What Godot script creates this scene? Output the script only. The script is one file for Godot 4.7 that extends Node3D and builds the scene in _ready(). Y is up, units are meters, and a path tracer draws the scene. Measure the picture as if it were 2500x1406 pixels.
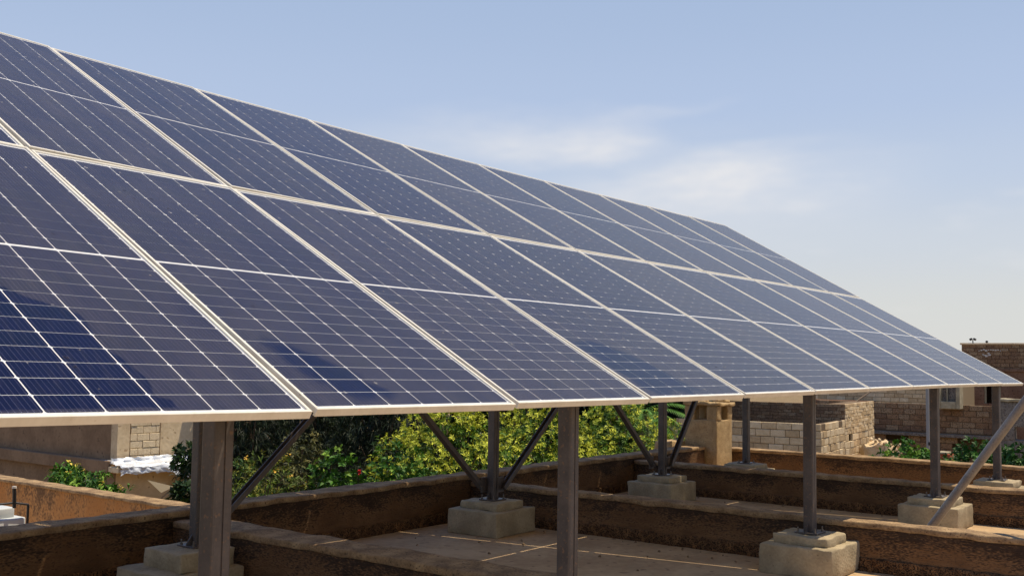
extends Node3D
# A dusty rooftop solar array on a steel frame, above a roof divided by low plastered walls.
# World: x runs along the array, y is up (roof floor = 0), z points towards the array's low edge.

const PU := 1.154          # column pitch of the panels
const PW := 1.136          # panel width
const PH := 2.271          # panel length up the slope
const PV := 2.290          # row pitch
const TILT := 0.5215
const LOW := 1.4           # height of the array's low edge
const CAM := Vector3(-2.4264, 1.5719, 2.6590)
const RIGHT := Vector3(0.60140, 0.01448, 0.79881)
const UPV := Vector3(-0.06563, 0.99735, 0.03133)
const BACK := Vector3(-0.79625, -0.07127, 0.60076)
const FOCAL := 2535.3      # pixels of the 2500 x 1406 photograph

var taken := {}
var M := {}
var rng := RandomNumberGenerator.new()

# ------------------------------------------------------------------ mesh helpers
class MB:
	var v := PackedVector3Array()
	var n := PackedVector3Array()
	var t := PackedVector2Array()
	var c := PackedColorArray()
	var i := PackedInt32Array()
	var col := Color.WHITE
	func poly(pts: Array, out: Vector3, uvs: Array = []) -> void:
		var nn: Vector3 = (pts[1] - pts[0]).cross(pts[2] - pts[0]).normalized()
		var flip := nn.dot(out) < 0.0
		if flip: nn = -nn
		var s := v.size()
		for k in pts.size():
			v.append(pts[k]); n.append(nn); c.append(col)
			t.append(uvs[k] if uvs.size() else Vector2(pts[k].x + pts[k].z, -pts[k].y))
		for k in range(1, pts.size() - 1):
			if flip: i.append_array(PackedInt32Array([s, s + k, s + k + 1]))
			else: i.append_array(PackedInt32Array([s, s + k + 1, s + k]))
	func mesh() -> ArrayMesh:
		var a := []
		a.resize(Mesh.ARRAY_MAX)
		a[Mesh.ARRAY_VERTEX] = v; a[Mesh.ARRAY_NORMAL] = n; a[Mesh.ARRAY_TEX_UV] = t; a[Mesh.ARRAY_COLOR] = c; a[Mesh.ARRAY_INDEX] = i
		var m := ArrayMesh.new()
		m.add_surface_from_arrays(Mesh.PRIMITIVE_TRIANGLES, a)
		return m

func cbox(m: MB, xf: Transform3D, size: Vector3, b: float) -> void:
	# box with chamfered edges
	var h := size * 0.5
	var P := func(sx: float, sy: float, sz: float, ax: int) -> Vector3:
		var p := Vector3(sx * (h.x - (0.0 if ax == 0 else b)), sy * (h.y - (0.0 if ax == 1 else b)), sz * (h.z - (0.0 if ax == 2 else b)))
		return xf * p
	var cen := xf.origin
	for s in [-1.0, 1.0]:
		var fx := [P.call(s, -1, -1, 0), P.call(s, 1, -1, 0), P.call(s, 1, 1, 0), P.call(s, -1, 1, 0)]
		m.poly(fx, xf.basis.x * s, [Vector2(-h.z, h.y), Vector2(-h.z, -h.y), Vector2(h.z, -h.y), Vector2(h.z, h.y)])
		var fy := [P.call(-1, s, -1, 1), P.call(1, s, -1, 1), P.call(1, s, 1, 1), P.call(-1, s, 1, 1)]
		m.poly(fy, xf.basis.y * s, [Vector2(-h.x, -h.z), Vector2(h.x, -h.z), Vector2(h.x, h.z), Vector2(-h.x, h.z)])
		var fz := [P.call(-1, -1, s, 2), P.call(1, -1, s, 2), P.call(1, 1, s, 2), P.call(-1, 1, s, 2)]
		m.poly(fz, xf.basis.z * s, [Vector2(-h.x, h.y), Vector2(h.x, h.y), Vector2(h.x, -h.y), Vector2(-h.x, -h.y)])
	if b <= 0.0: return
	for s in [-1.0, 1.0]:
		for q in [-1.0, 1.0]:
			var e1 := [P.call(s, q, -1, 0), P.call(s, q, 1, 0), P.call(s, q, 1, 1), P.call(s, q, -1, 1)]
			m.poly(e1, xf.basis.x * s + xf.basis.y * q)
			var e2 := [P.call(s, -1, q, 0), P.call(s, 1, q, 0), P.call(s, 1, q, 2), P.call(s, -1, q, 2)]
			m.poly(e2, xf.basis.x * s + xf.basis.z * q)
			var e3 := [P.call(-1, s, q, 1), P.call(1, s, q, 1), P.call(1, s, q, 2), P.call(-1, s, q, 2)]
			m.poly(e3, xf.basis.y * s + xf.basis.z * q)
			for r in [-1.0, 1.0]:
				m.poly([P.call(s, q, r, 0), P.call(s, q, r, 1), P.call(s, q, r, 2)], xf.basis.x * s + xf.basis.y * q + xf.basis.z * r)

func at(p: Vector3, b := Basis.IDENTITY) -> Transform3D:
	return Transform3D(b, p)

func prism(m: MB, xf: Transform3D, outline: PackedVector2Array, depth: float) -> void:
	# outline (counter-clockwise, in x-y of xf) pulled along z of xf
	var n := outline.size()
	var tri := Geometry2D.triangulate_polygon(outline)
	for k in range(0, tri.size(), 3):
		var a := []; var d := []
		for q in 3:
			var o := outline[tri[k + q]]
			a.append(xf * Vector3(o.x, o.y, 0)); d.append(xf * Vector3(o.x, o.y, depth))
		m.poly(a, -xf.basis.z); m.poly(d, xf.basis.z)
	for k in n:
		var p := outline[k]; var q := outline[(k + 1) % n]
		var e := q - p
		var out := xf.basis * Vector3(e.y, -e.x, 0)
		m.poly([xf * Vector3(p.x, p.y, 0), xf * Vector3(q.x, q.y, 0), xf * Vector3(q.x, q.y, depth), xf * Vector3(p.x, p.y, depth)], out, [Vector2(0, 0), Vector2(e.length(), 0), Vector2(e.length(), depth), Vector2(0, depth)])

func tube(m: MB, path: Array, radii: Array, sides := 8, caps := true) -> void:
	# smooth tapered tube along points
	var rings := []
	for k in path.size():
		var d: Vector3
		if k == 0: d = path[1] - path[0]
		elif k == path.size() - 1: d = path[k] - path[k - 1]
		else: d = path[k + 1] - path[k - 1]
		d = d.normalized()
		var a := d.cross(Vector3.UP if absf(d.y) < 0.9 else Vector3.RIGHT).normalized()
		var b := d.cross(a)
		var s := m.v.size()
		for j in sides:
			var an := TAU * j / sides
			var o := a * cos(an) + b * sin(an)
			m.v.append(path[k] + o * float(radii[k])); m.n.append(o); m.c.append(m.col); m.t.append(Vector2(float(j) / sides, k * 0.3))
		rings.append(s)
		if k > 0:
			var p: int = rings[k - 1]
			for j in sides:
				var j2 := (j + 1) % sides
				m.i.append_array(PackedInt32Array([p + j, s + j, s + j2, p + j, s + j2, p + j2]))
	if caps:
		for e in [0, path.size() - 1]:
			var pts := []
			for j in sides: pts.append(m.v[rings[e] + j])
			var dd: Vector3 = path[0] - path[1] if e == 0 else path[e] - path[e - 1]
			m.poly(pts, dd)

func steps(len: float, r: float, seg: float) -> PackedFloat32Array:
	var o := PackedFloat32Array([0.0, r * 0.3, r])
	var k := maxi(1, int((len - 2 * r) / seg))
	for j in range(1, k): o.append(r + (len - 2 * r) * j / k)
	o.append_array(PackedFloat32Array([len - r, len - r * 0.3, len]))
	return o

func rough_box(size: Vector3, r: float, amp: float, seg: float, seed_: int, uv: Vector2, freq := 6.0, skip_bottom := true) -> ArrayMesh:
	# box with rounded, uneven, weathered faces; origin at the middle of its base
	var no := FastNoiseLite.new(); no.seed = seed_; no.frequency = 1.0; no.fractal_octaves = 3
	var st := SurfaceTool.new(); st.begin(Mesh.PRIMITIVE_TRIANGLES); st.set_smooth_group(0)
	var ax := [steps(size.x, r, seg), steps(size.y, r, seg), steps(size.z, r, seg)]
	var hs := size * 0.5
	var place := func(p: Vector3) -> Vector3:
		var q := p.clamp(-hs + Vector3.ONE * r, hs - Vector3.ONE * r)
		var o := q
		if p.distance_to(q) > 1e-6: o = q + (p - q).normalized() * r
		var g := o * freq
		var d := Vector3(no.get_noise_3d(g.x, g.y, g.z), no.get_noise_3d(g.x + 31, g.y, g.z), no.get_noise_3d(g.x, g.y + 57, g.z))
		return o + d * amp
	for f in 6:
		var a: int = f / 2
		var s := -1.0 if f % 2 == 0 else 1.0
		if a == 1 and s < 0 and skip_bottom: continue
		var b := (a + 1) % 3; var c := (a + 2) % 3
		var B: PackedFloat32Array = ax[b]; var C: PackedFloat32Array = ax[c]
		var g := []
		for j in B.size():
			var row := []
			for k in C.size():
				var p := Vector3.ZERO
				p[a] = s * hs[a]; p[b] = B[j] - hs[b]; p[c] = C[k] - hs[c]
				row.append(place.call(p))
			g.append(row)
		for j in B.size() - 1:
			for k in C.size() - 1:
				var q := [g[j][k], g[j + 1][k], g[j + 1][k + 1], g[j][k + 1]]
				var order := [0, 2, 1, 0, 3, 2] if s > 0 else [0, 1, 2, 0, 2, 3]
				for o in order:
					var p: Vector3 = q[o]
					var u: Vector2
					if a == 1: u = Vector2(p.x, p.z) / uv.x if size.x > size.z else Vector2(p.z, p.x) / uv.x
					elif a == 0: u = Vector2(p.z / uv.x, 0.5 - p.y / uv.y)
					else: u = Vector2(p.x / uv.x, 0.5 - p.y / uv.y)
					st.set_uv(u); st.add_vertex(p + Vector3(0, hs.y, 0))
	st.generate_normals()
	return st.commit()

# ------------------------------------------------------------------ naming
func numbered(called: String) -> String:
	if not taken.has(called):
		taken[called] = 0
		return called
	taken[called] += 1
	return "%s_%03d" % [called, taken[called]]

func tag(o: Node, label: String, category: String, group := "", kind := "") -> Node:
	o.set_meta("label", label); o.set_meta("category", category)
	if group: o.set_meta("group", group)
	o.set_meta("kind", kind if kind else "thing")
	return o

func thing(called: String, label: String, category: String, where := Vector3.ZERO, basis_ := Basis.IDENTITY, group := "") -> Node3D:
	var o := Node3D.new(); o.name = numbered(called); add_child(o)
	o.transform = Transform3D(basis_, where)
	tag(o, label, category, group)
	return o

func part(parent: Node, called: String, mesh: Mesh, mat: Material, xf := Transform3D.IDENTITY) -> MeshInstance3D:
	var o := MeshInstance3D.new(); o.mesh = mesh; o.material_override = mat; o.transform = xf
	if parent == self:
		o.name = numbered(called); add_child(o)
	else:
		o.name = called; parent.add_child(o, true)
	return o

func struct(called: String, mesh: Mesh, mat: Material, xf := Transform3D.IDENTITY) -> MeshInstance3D:
	var o := part(self, called, mesh, mat, xf); o.set_meta("kind", "structure")
	return o

# ------------------------------------------------------------------ where a pixel's direction meets a plane of the place
func ray(px: float, py: float) -> Vector3:
	return RIGHT * ((px - 1250.0) / FOCAL) - UPV * ((py - 703.0) / FOCAL) - BACK

func hit(px: float, py: float, axis: int, value: float) -> Vector3:
	var d := ray(px, py)
	return CAM + d * ((value - CAM[axis]) / d[axis])

func far_at(px: float, py: float, depth: float) -> Vector3:
	return CAM + ray(px, py) * depth

# ------------------------------------------------------------------ materials
func srgb(r: int, g: int, b: int) -> Color: return Color8(r, g, b)

func noise_img(seed_: int, n: int, freq: float, oct := 4, kind := FastNoiseLite.TYPE_SIMPLEX_SMOOTH) -> PackedByteArray:
	var f := FastNoiseLite.new(); f.seed = seed_; f.frequency = freq; f.fractal_octaves = oct; f.noise_type = kind
	var im := f.get_seamless_image(n, n)
	im.convert(Image.FORMAT_L8)
	return im.get_data()

func mottled(seed_: int, n: int, c0: Color, c1: Color, spot: Color, spot_at: float, coarse := 0.006, fine := 0.06) -> Array:
	var a := noise_img(seed_, n, coarse); var b := noise_img(seed_ + 1, n, fine, 3); var s := noise_img(seed_ + 2, n, fine * 0.7, 2)
	var px := PackedByteArray(); px.resize(n * n * 3)
	var hp := PackedByteArray(); hp.resize(n * n)
	for k in n * n:
		var t := clampf((a[k] / 255.0 - 0.5) * 1.3 + 0.5 + (b[k] / 255.0 - 0.5) * 0.7, 0, 1)
		var c := c0.lerp(c1, t)
		var q := s[k] / 255.0
		if q > spot_at: c = c.lerp(spot, clampf((q - spot_at) * 9.0, 0, 0.8))
		px[k * 3] = c.r8; px[k * 3 + 1] = c.g8; px[k * 3 + 2] = c.b8
		hp[k] = clampi(int(b[k] * 0.7 + a[k] * 0.3 - (60.0 if q > spot_at else 0.0)), 0, 255)
	return [ImageTexture.create_from_image(Image.create_from_data(n, n, false, Image.FORMAT_RGB8, px)), ImageTexture.create_from_image(Image.create_from_data(n, n, false, Image.FORMAT_L8, hp))]

func smat(tex: Array, scale: float, rough: float, bump: float, tri := true, tint := Color.WHITE) -> StandardMaterial3D:
	var m := StandardMaterial3D.new()
	m.albedo_texture = tex[0]; m.albedo_color = tint; m.roughness = rough; m.metallic_specular = 0.3
	if bump > 0.0:
		m.heightmap_enabled = true; m.heightmap_texture = tex[1]; m.heightmap_scale = bump
	if tri:
		m.uv1_triplanar = true; m.uv1_world_triplanar = true
		m.uv1_scale = Vector3.ONE / scale
	return m

func plain(c: Color, rough: float, metal := 0.0, spec := 0.5) -> StandardMaterial3D:
	var m := StandardMaterial3D.new(); m.albedo_color = c; m.roughness = rough; m.metallic = metal; m.metallic_specular = spec
	return m

func stained_wall_texture(seed_: int, plaster: Color, pale: Color, mould: Color, reach := 0.42) -> Array:
	# plaster with ragged black mould running down from the coping and splashes of dirt at the foot: 4 m by the wall's height
	var w := 1024; var h := 256
	var n1 := FastNoiseLite.new(); n1.seed = seed_; n1.frequency = 0.02; n1.fractal_octaves = 5
	var n2 := FastNoiseLite.new(); n2.seed = seed_ + 5; n2.frequency = 0.12; n2.fractal_octaves = 3
	var n3 := FastNoiseLite.new(); n3.seed = seed_ + 9; n3.frequency = 0.006; n3.fractal_octaves = 4
	var px := PackedByteArray(); px.resize(w * h * 3)
	var hp := PackedByteArray(); hp.resize(w * h)
	var R := w / TAU
	for y in h:
		for x in w:
			var an := x / R
			var cx := cos(an) * R; var cz := sin(an) * R
			var a := n1.get_noise_3d(cx, y * 1.3, cz); var b := n2.get_noise_3d(cx, y, cz); var g := n3.get_noise_3d(cx, y * 0.4, cz)
			var v := y / float(h)
			var c := plaster.lerp(pale, clampf(0.5 + g * 1.2 + a * 0.5, 0, 1))
			var edge := reach + g * 0.55 + a * 0.35 + b * 0.12
			var k := clampf((edge - v) * 2.0 + b * 0.8 + 0.15, 0, 1)
			k = maxf(k, clampf((a * 0.9 + b * 1.0 + g - 0.45) * 1.3, 0, 0.5))
			c = c.lerp(mould, k * 0.88)
			if b > 0.42: c = c.lerp(mould, 0.4)
			if b < -0.45: c = c.lerp(pale, 0.35)
			var q := (y * w + x)
			px[q * 3] = c.r8; px[q * 3 + 1] = c.g8; px[q * 3 + 2] = c.b8
			hp[q] = clampi(int(128 + a * 60 + b * 70), 0, 255)
	return [ImageTexture.create_from_image(Image.create_from_data(w, h, false, Image.FORMAT_RGB8, px)), ImageTexture.create_from_image(Image.create_from_data(w, h, false, Image.FORMAT_L8, hp))]

func cell_texture(seed_: int, base: Color, line: Color) -> ImageTexture:
	# silicon with ten printed busbars, their solder tabs at the cell's ends and hair-fine fingers
	var w := 300; var h := 150
	var im := Image.create(w, h, false, Image.FORMAT_RGB8)
	var no := FastNoiseLite.new(); no.seed = seed_; no.frequency = 0.008
	for y in h:
		for x in w:
			var c := base * (1.0 + no.get_noise_2d(x, y) * 0.18)
			if y % 6 == 0: c = c.lerp(line, 0.05)
			im.set_pixel(x, y, c)
	for k in 10:
		var x0 := 15 + k * 30
		for y in h:
			im.set_pixel(x0, y, base.lerp(line, 0.60))
		for y in 6:
			for dx in range(-1, 2):
				im.set_pixel(x0 + dx, y, base.lerp(line, 0.6)); im.set_pixel(x0 + dx, h - 1 - y, base.lerp(line, 0.6))
	im.generate_mipmaps()
	return ImageTexture.create_from_image(im)

func dust_texture(seed_: int, wiped: PackedVector2Array, soft: float, heavy := 1.0) -> ImageTexture:
	# dust on the glass: a thin grainy film, dried drops, a rim of dirt along the low frame and, on three panels, a wiped patch
	var w := 320; var h := 640
	var n1 := FastNoiseLite.new(); n1.seed = seed_; n1.frequency = 0.012; n1.fractal_octaves = 4
	var n2 := FastNoiseLite.new(); n2.seed = seed_ + 3; n2.frequency = 0.3; n2.fractal_octaves = 2
	var n3 := FastNoiseLite.new(); n3.seed = seed_ + 7; n3.frequency = 0.02; n3.fractal_octaves = 3
	var im := Image.create(w, h, false, Image.FORMAT_RGBA8)
	for y in h:
		for x in w:
			var a := 0.076 * heavy * (1.0 + 0.34 * n1.get_noise_2d(x, y * 0.6) + 0.22 * n2.get_noise_2d(x, y))
			a *= 1.0 + 0.25 * n2.get_noise_2d(x * 0.3, y * 0.02 + 90)
			var c := Color8(172, 165, 162)
			if wiped.size():
				var p := Vector2(x / float(w) * PW + n3.get_noise_2d(x, y) * minf(soft, 0.04), (h - y) / float(h) * PH + n3.get_noise_2d(x + 400, y) * minf(soft, 0.04))
				var inside := Geometry2D.is_point_in_polygon(p, wiped)
				var d := 9.0
				for k in wiped.size():
					d = minf(d, p.distance_to(Geometry2D.get_closest_point_to_segment(p, wiped[k], wiped[(k + 1) % wiped.size()])))
				var k := clampf(0.5 + (d if inside else -d) / soft, 0, 1)
				var streak := 0.03 + 0.25 * clampf(n2.get_noise_2d(x * 0.35 + y * 0.05, y * 0.03) * 2.0 - 0.2, 0, 1)
				a *= lerpf(1.0, streak, k)
			im.set_pixel(x, y, Color(c.r, c.g, c.b, clampf(a, 0, 1)))
	var r := RandomNumberGenerator.new(); r.seed = seed_
	for k in 46:   # dried drops and droppings, more of them near the high edge
		var x0 := r.randi_range(6, w - 7); var y0 := int(pow(r.randf(), 1.8) * (h - 12)) + 5
		var q := r.randi_range(0, 2)
		var cc := Color8(205, 203, 200) if r.randf() < 0.75 else Color8(40, 38, 40)
		for dy in range(-q, q + 2):
			for dx in range(-q, q + 1):
				if dx * dx + dy * dy <= q * q + 1 and r.randf() < 0.7: im.set_pixel(x0 + dx, y0 + dy, Color(cc.r, cc.g, cc.b, r.randf_range(0.15, 0.6)))
	return ImageTexture.create_from_image(im)

func make_materials() -> void:
	M.floor = smat(mottled(11, 512, srgb(172, 144, 109), srgb(198, 170, 132), srgb(128, 104, 78), 0.80, 0.005, 0.05), 2.3, 0.92, 0.3)
	M.coping = smat(mottled(21, 512, srgb(122, 99, 74), srgb(178, 150, 112), srgb(80, 64, 50), 0.72, 0.01, 0.09), 1.1, 0.95, 0.6)
	M.render_grey = smat(mottled(31, 512, srgb(150, 138, 112), srgb(178, 166, 138), srgb(112, 98, 78), 0.80, 0.006, 0.06), 0.9, 0.9, 0.25)
	M.footing = smat(mottled(37, 512, srgb(148, 134, 108), srgb(180, 164, 134), srgb(112, 98, 78), 0.82, 0.006, 0.06), 0.9, 0.92, 0.35)
	M.plinth = smat(mottled(41, 256, srgb(86, 62, 42), srgb(150, 112, 74), srgb(36, 26, 20), 0.56, 0.02, 0.14), 0.5, 0.95, 2.2)
	for k in 3:
		var t := stained_wall_texture(50 + k * 7, srgb(104, 77, 53), srgb(136, 103, 71), srgb(52, 41, 34))
		M["wall%d" % k] = smat(t, 1.0, 0.94, 1.2, false)
	M.back_wall = smat(stained_wall_texture(90, srgb(178, 126, 74), srgb(196, 148, 94), srgb(104, 80, 58), 0.10), 1.0, 0.93, 0.8, false)
	M.chimney = smat(mottled(61, 512, srgb(170, 144, 106), srgb(196, 170, 130), srgb(116, 96, 70), 0.74, 0.01, 0.08), 0.7, 0.95, 1.6)
	M.steel = smat(mottled(71, 256, srgb(70, 64, 62), srgb(88, 80, 76), srgb(116, 90, 70), 0.74, 0.01, 0.1), 0.6, 0.46, 0.03)
	M.steel.metallic_specular = 0.5
	M.pipe = smat(mottled(73, 256, srgb(120, 116, 114), srgb(146, 142, 138), srgb(104, 92, 84), 0.76, 0.01, 0.1), 0.5, 0.42, 0.03)
	M.pipe.metallic = 0.35
	M.bolt = plain(srgb(120, 112, 104), 0.4, 0.7)
	M.alu = smat(mottled(77, 256, srgb(216, 209, 192), srgb(232, 226, 210), srgb(176, 158, 132), 0.86, 0.012, 0.12), 0.7, 0.42, 0.02)
	M.alu.metallic_specular = 0.5
	M.backsheet = plain(srgb(228, 228, 226), 0.7, 0.0, 0.0)
	M.glass = plain(Color(1, 1, 1, 0.0), 0.06, 0.0, 0.43)
	M.glass.transparency = BaseMaterial3D.TRANSPARENCY_ALPHA
	for k in 4:
		var base: Color = [srgb(11, 10, 40), srgb(15, 14, 42), srgb(12, 13, 38), srgb(16, 17, 40)][k]
		var m := StandardMaterial3D.new()
		m.albedo_texture = cell_texture(300 + k, base, srgb(196, 198, 214)); m.roughness = 0.7; m.specular_mode = BaseMaterial3D.SPECULAR_DISABLED
		M["cell%d" % k] = m
	var wipes := {"wipe0": PackedVector2Array([Vector2(-0.2, 0.80), Vector2(0.40, 0.77), Vector2(0.45, 0.71), Vector2(0.58, 0.61), Vector2(0.57, 0.53), Vector2(0.56, 0.37), Vector2(0.59, 0.30), Vector2(0.61, 0.20), Vector2(0.58, 0.09), Vector2(0.63, 0.07), Vector2(0.62, 0.03), Vector2(-0.2, 0.03)]),
		"wipe1": PackedVector2Array([Vector2(0.08, 0.47), Vector2(0.21, 0.46), Vector2(0.27, 0.37), Vector2(0.35, 0.29), Vector2(0.40, 0.17), Vector2(0.45, 0.10), Vector2(0.42, 0.04), Vector2(0.26, 0.05), Vector2(0.17, 0.11), Vector2(0.14, 0.20), Vector2(0.10, 0.30)]),
		"wipe3": PackedVector2Array([Vector2(0.04, 0.60), Vector2(0.24, 0.62), Vector2(0.44, 0.53), Vector2(0.53, 0.37), Vector2(0.58, 0.18), Vector2(0.66, 0.07), Vector2(0.50, 0.03), Vector2(0.12, 0.03), Vector2(0.05, 0.12), Vector2(0.04, 0.30)])}
	for k in ["a", "b", "c", "wipe0", "wipe1", "wipe3"]:
		var d := StandardMaterial3D.new()
		d.albedo_texture = dust_texture(400 + k.hash() % 50, wipes.get(k, PackedVector2Array()), {"wipe0": 0.012, "wipe1": 0.05, "wipe3": 0.04}.get(k, 0.02), {"b": 1.16, "c": 0.88}.get(k, 1.0))
		d.transparency = BaseMaterial3D.TRANSPARENCY_ALPHA; d.roughness = 1.0; d.metallic_specular = 0.0
		M["dust_" + k] = d
	for k in 4:
		var cc: Array = [[srgb(190, 164, 126), srgb(214, 188, 148)], [srgb(200, 176, 138), srgb(222, 198, 160)], [srgb(176, 150, 114), srgb(204, 178, 138)], [srgb(206, 184, 148), srgb(228, 206, 170)]][k]
		M["block%d" % k] = smat(mottled(110 + k * 3, 256, cc[0], cc[1], srgb(140, 116, 88), 0.8, 0.02, 0.09), 0.9, 0.95, 1.0)
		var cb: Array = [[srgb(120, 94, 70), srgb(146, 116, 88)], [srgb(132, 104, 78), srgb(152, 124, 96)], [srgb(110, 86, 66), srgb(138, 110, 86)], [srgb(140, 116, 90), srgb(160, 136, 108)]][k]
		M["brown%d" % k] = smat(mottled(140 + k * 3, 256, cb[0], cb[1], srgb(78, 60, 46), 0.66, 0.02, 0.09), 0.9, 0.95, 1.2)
	for k in 4: M["pale%d" % k] = smat(mottled(160 + k * 2, 256, srgb(206 + k * 3, 184 + k * 3, 148 + k * 3), srgb(226, 206, 172), srgb(176, 150, 116), 0.78, 0.02, 0.09), 0.9, 0.95, 0.8)
	M.mortar = plain(srgb(118, 100, 80), 0.97, 0, 0.2)
	M.mortar_pale = plain(srgb(150, 132, 106), 0.97, 0, 0.2)
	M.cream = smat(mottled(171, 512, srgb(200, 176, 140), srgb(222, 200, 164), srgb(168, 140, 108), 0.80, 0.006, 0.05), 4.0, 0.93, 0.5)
	M.brown_shade_render = smat(mottled(175, 512, srgb(126, 102, 79), srgb(146, 120, 94), srgb(96, 78, 62), 0.82, 0.006, 0.05), 4.0, 0.94, 0.6)  # brown render, toned darker to carry the shade of the house's side
	M.house_brown = smat(mottled(179, 512, srgb(112, 84, 66), srgb(134, 104, 84), srgb(84, 64, 52), 0.70, 0.008, 0.07), 3.0, 0.95, 1.0)
	M.grey_rough = smat(mottled(183, 512, srgb(112, 104, 96), srgb(144, 134, 122), srgb(70, 64, 58), 0.64, 0.012, 0.07), 1.6, 0.95, 2.2)
	M.tarp = plain(srgb(214, 218, 224), 0.38, 0.15)
	M.cloth = plain(srgb(206, 190, 158), 0.9)
	M.earth = smat(mottled(191, 512, srgb(120, 100, 74), srgb(146, 126, 94), srgb(88, 84, 50), 0.64, 0.01, 0.06), 6.0, 0.97, 1.0)
	M.tank = plain(srgb(196, 200, 200), 0.5)
	M.black_pipe = plain(srgb(26, 26, 28), 0.45)
	M.wood = smat(mottled(195, 256, srgb(140, 120, 98), srgb(166, 146, 120), srgb(96, 80, 64), 0.7), 0.5, 0.9, 0.5)
	M.terracotta = plain(srgb(168, 84, 52), 0.9)
	M.bark = smat(mottled(199, 256, srgb(82, 70, 58), srgb(120, 106, 90), srgb(54, 46, 40), 0.6, 0.02, 0.12), 0.5, 0.95, 2.5)
	M.white_paint = plain(srgb(206, 200, 190), 0.9)
	M.pole = plain(srgb(150, 146, 142), 0.7)
	var leaf := StandardMaterial3D.new()
	leaf.vertex_color_use_as_albedo = true; leaf.roughness = 0.55; leaf.metallic_specular = 0.35
	leaf.cull_mode = BaseMaterial3D.CULL_DISABLED
	leaf.backlight_enabled = true; leaf.backlight = Color(0.5, 0.5, 0.5)
	M.leaf = leaf
	M.pebble = smat(mottled(203, 128, srgb(112, 92, 70), srgb(150, 126, 96), srgb(70, 56, 44), 0.7), 0.3, 0.95, 0.0)

# ------------------------------------------------------------------ sky
func make_sky() -> Sky:
	var w := 2048; var h := 1024
	var im := Image.create(w, h, false, Image.FORMAT_RGBF)
	var stops := [[0.0, srgb(219, 218, 213)], [3.0, srgb(216, 218, 216)], [6.5, srgb(206, 214, 224)], [10.0, srgb(192, 206, 227)], [14.0, srgb(179, 197, 226)], [19.0, srgb(169, 189, 220)], [35.0, srgb(116, 148, 204)], [60.0, srgb(80, 118, 186)], [90.0, srgb(62, 100, 170)]]
	var no := FastNoiseLite.new(); no.seed = 5; no.frequency = 1.0; no.fractal_octaves = 5
	var puffs := [[55.2, 11.7, 5.6, 1.1, 0.50], [58.8, 12.3, 3.0, 1.2, 0.46], [64.2, 10.5, 4.2, 1.35, 0.66], [60.8, 9.2, 6.0, 1.5, 0.40], [69.0, 9.9, 5.5, 1.9, 0.26], [61.6, 14.0, 3.4, 0.35, 0.20], [50.0, 12.2, 6.0, 1.6, 0.26], [63.0, 8.0, 10.0, 2.2, 0.26], [56.5, 13.3, 4.5, 0.9, 0.20]]
	for y in h / 2 + 2:
		var el := 90.0 - (y + 0.5) / h * 180.0
		var e := maxf(el, 0.0)
		var base := Color.WHITE
		for k in stops.size() - 1:
			if e >= stops[k][0] and e <= stops[k + 1][0]:
				var c0: Color = stops[k][1]; var c1: Color = stops[k + 1][1]
				base = c0.srgb_to_linear().lerp(c1.srgb_to_linear(), smoothstep(0, 1, (e - stops[k][0]) / (stops[k + 1][0] - stops[k][0])) * 0.4 + (e - stops[k][0]) / (stops[k + 1][0] - stops[k][0]) * 0.6)
		var cw := Color(0.84, 0.83, 0.835)
		for x in w:
			var c := base
			if el < 32.0:
				var az := fposmod((x + 0.5) / w * 360.0 + 180.0, 360.0) - 180.0
				var a := deg_to_rad(az)
				var wv := no.get_noise_3d(sin(a) * 5.0, el * 0.42, cos(a) * 5.0)
				var k := clampf(wv * 0.9 - 0.22, 0, 0.16) * smoothstep(32.0, 18.0, el) * smoothstep(14.0, 9.0, el)
				if az > 36.0 and az < 84.0:
					var fine := no.get_noise_3d(sin(a) * 26.0, el * 2.3 + sin(a * 9.0) * 0.6, cos(a) * 26.0)
					for p in puffs:
						var dx: float = (az - p[0] + wv * 1.6) / p[2]; var dy: float = (el - p[1] + wv * 1.1 - dx * 0.25) / p[3]
						var q := 1.0 - (dx * dx + dy * dy) * 0.5
						if q > 0.0: k += q * q * p[4] * clampf(0.95 + 0.4 * fine, 0.4, 1.4)
				c = base.lerp(cw, clampf(k * 0.85, 0, 0.8))
			im.set_pixel(x, y, c)
	var low: Color = srgb(150, 140, 126)
	im.fill_rect(Rect2i(0, h / 2 + 2, w, h / 2 - 2), low.srgb_to_linear())
	var m := PanoramaSkyMaterial.new(); m.panorama = ImageTexture.create_from_image(im)
	var s := Sky.new(); s.sky_material = m
	return s

# ------------------------------------------------------------------ array geometry
func on_array(u: float, v: float, lift := 0.0) -> Vector3:
	# the array is not quite flat: its steel gives a few centimetres towards the middle
	var a := u / 11.5; var b := v / 4.576
	var d := -0.0084 * b * (1 - b) * 4 + 0.009 * a * (1 - a) * 4 - 0.0669 * a * (1 - a) * 4 * b - 0.0479 * a * b - 0.0012 * maxf(0, 0.5 - absf(b - 0.5)) * 2 - 0.0133 * a * (1 - a) * (1 - 2 * a) * 8
	d += lift
	return Vector3(u, LOW + v * sin(TILT) + d * cos(TILT), -v * cos(TILT) + d * sin(TILT))

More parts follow.
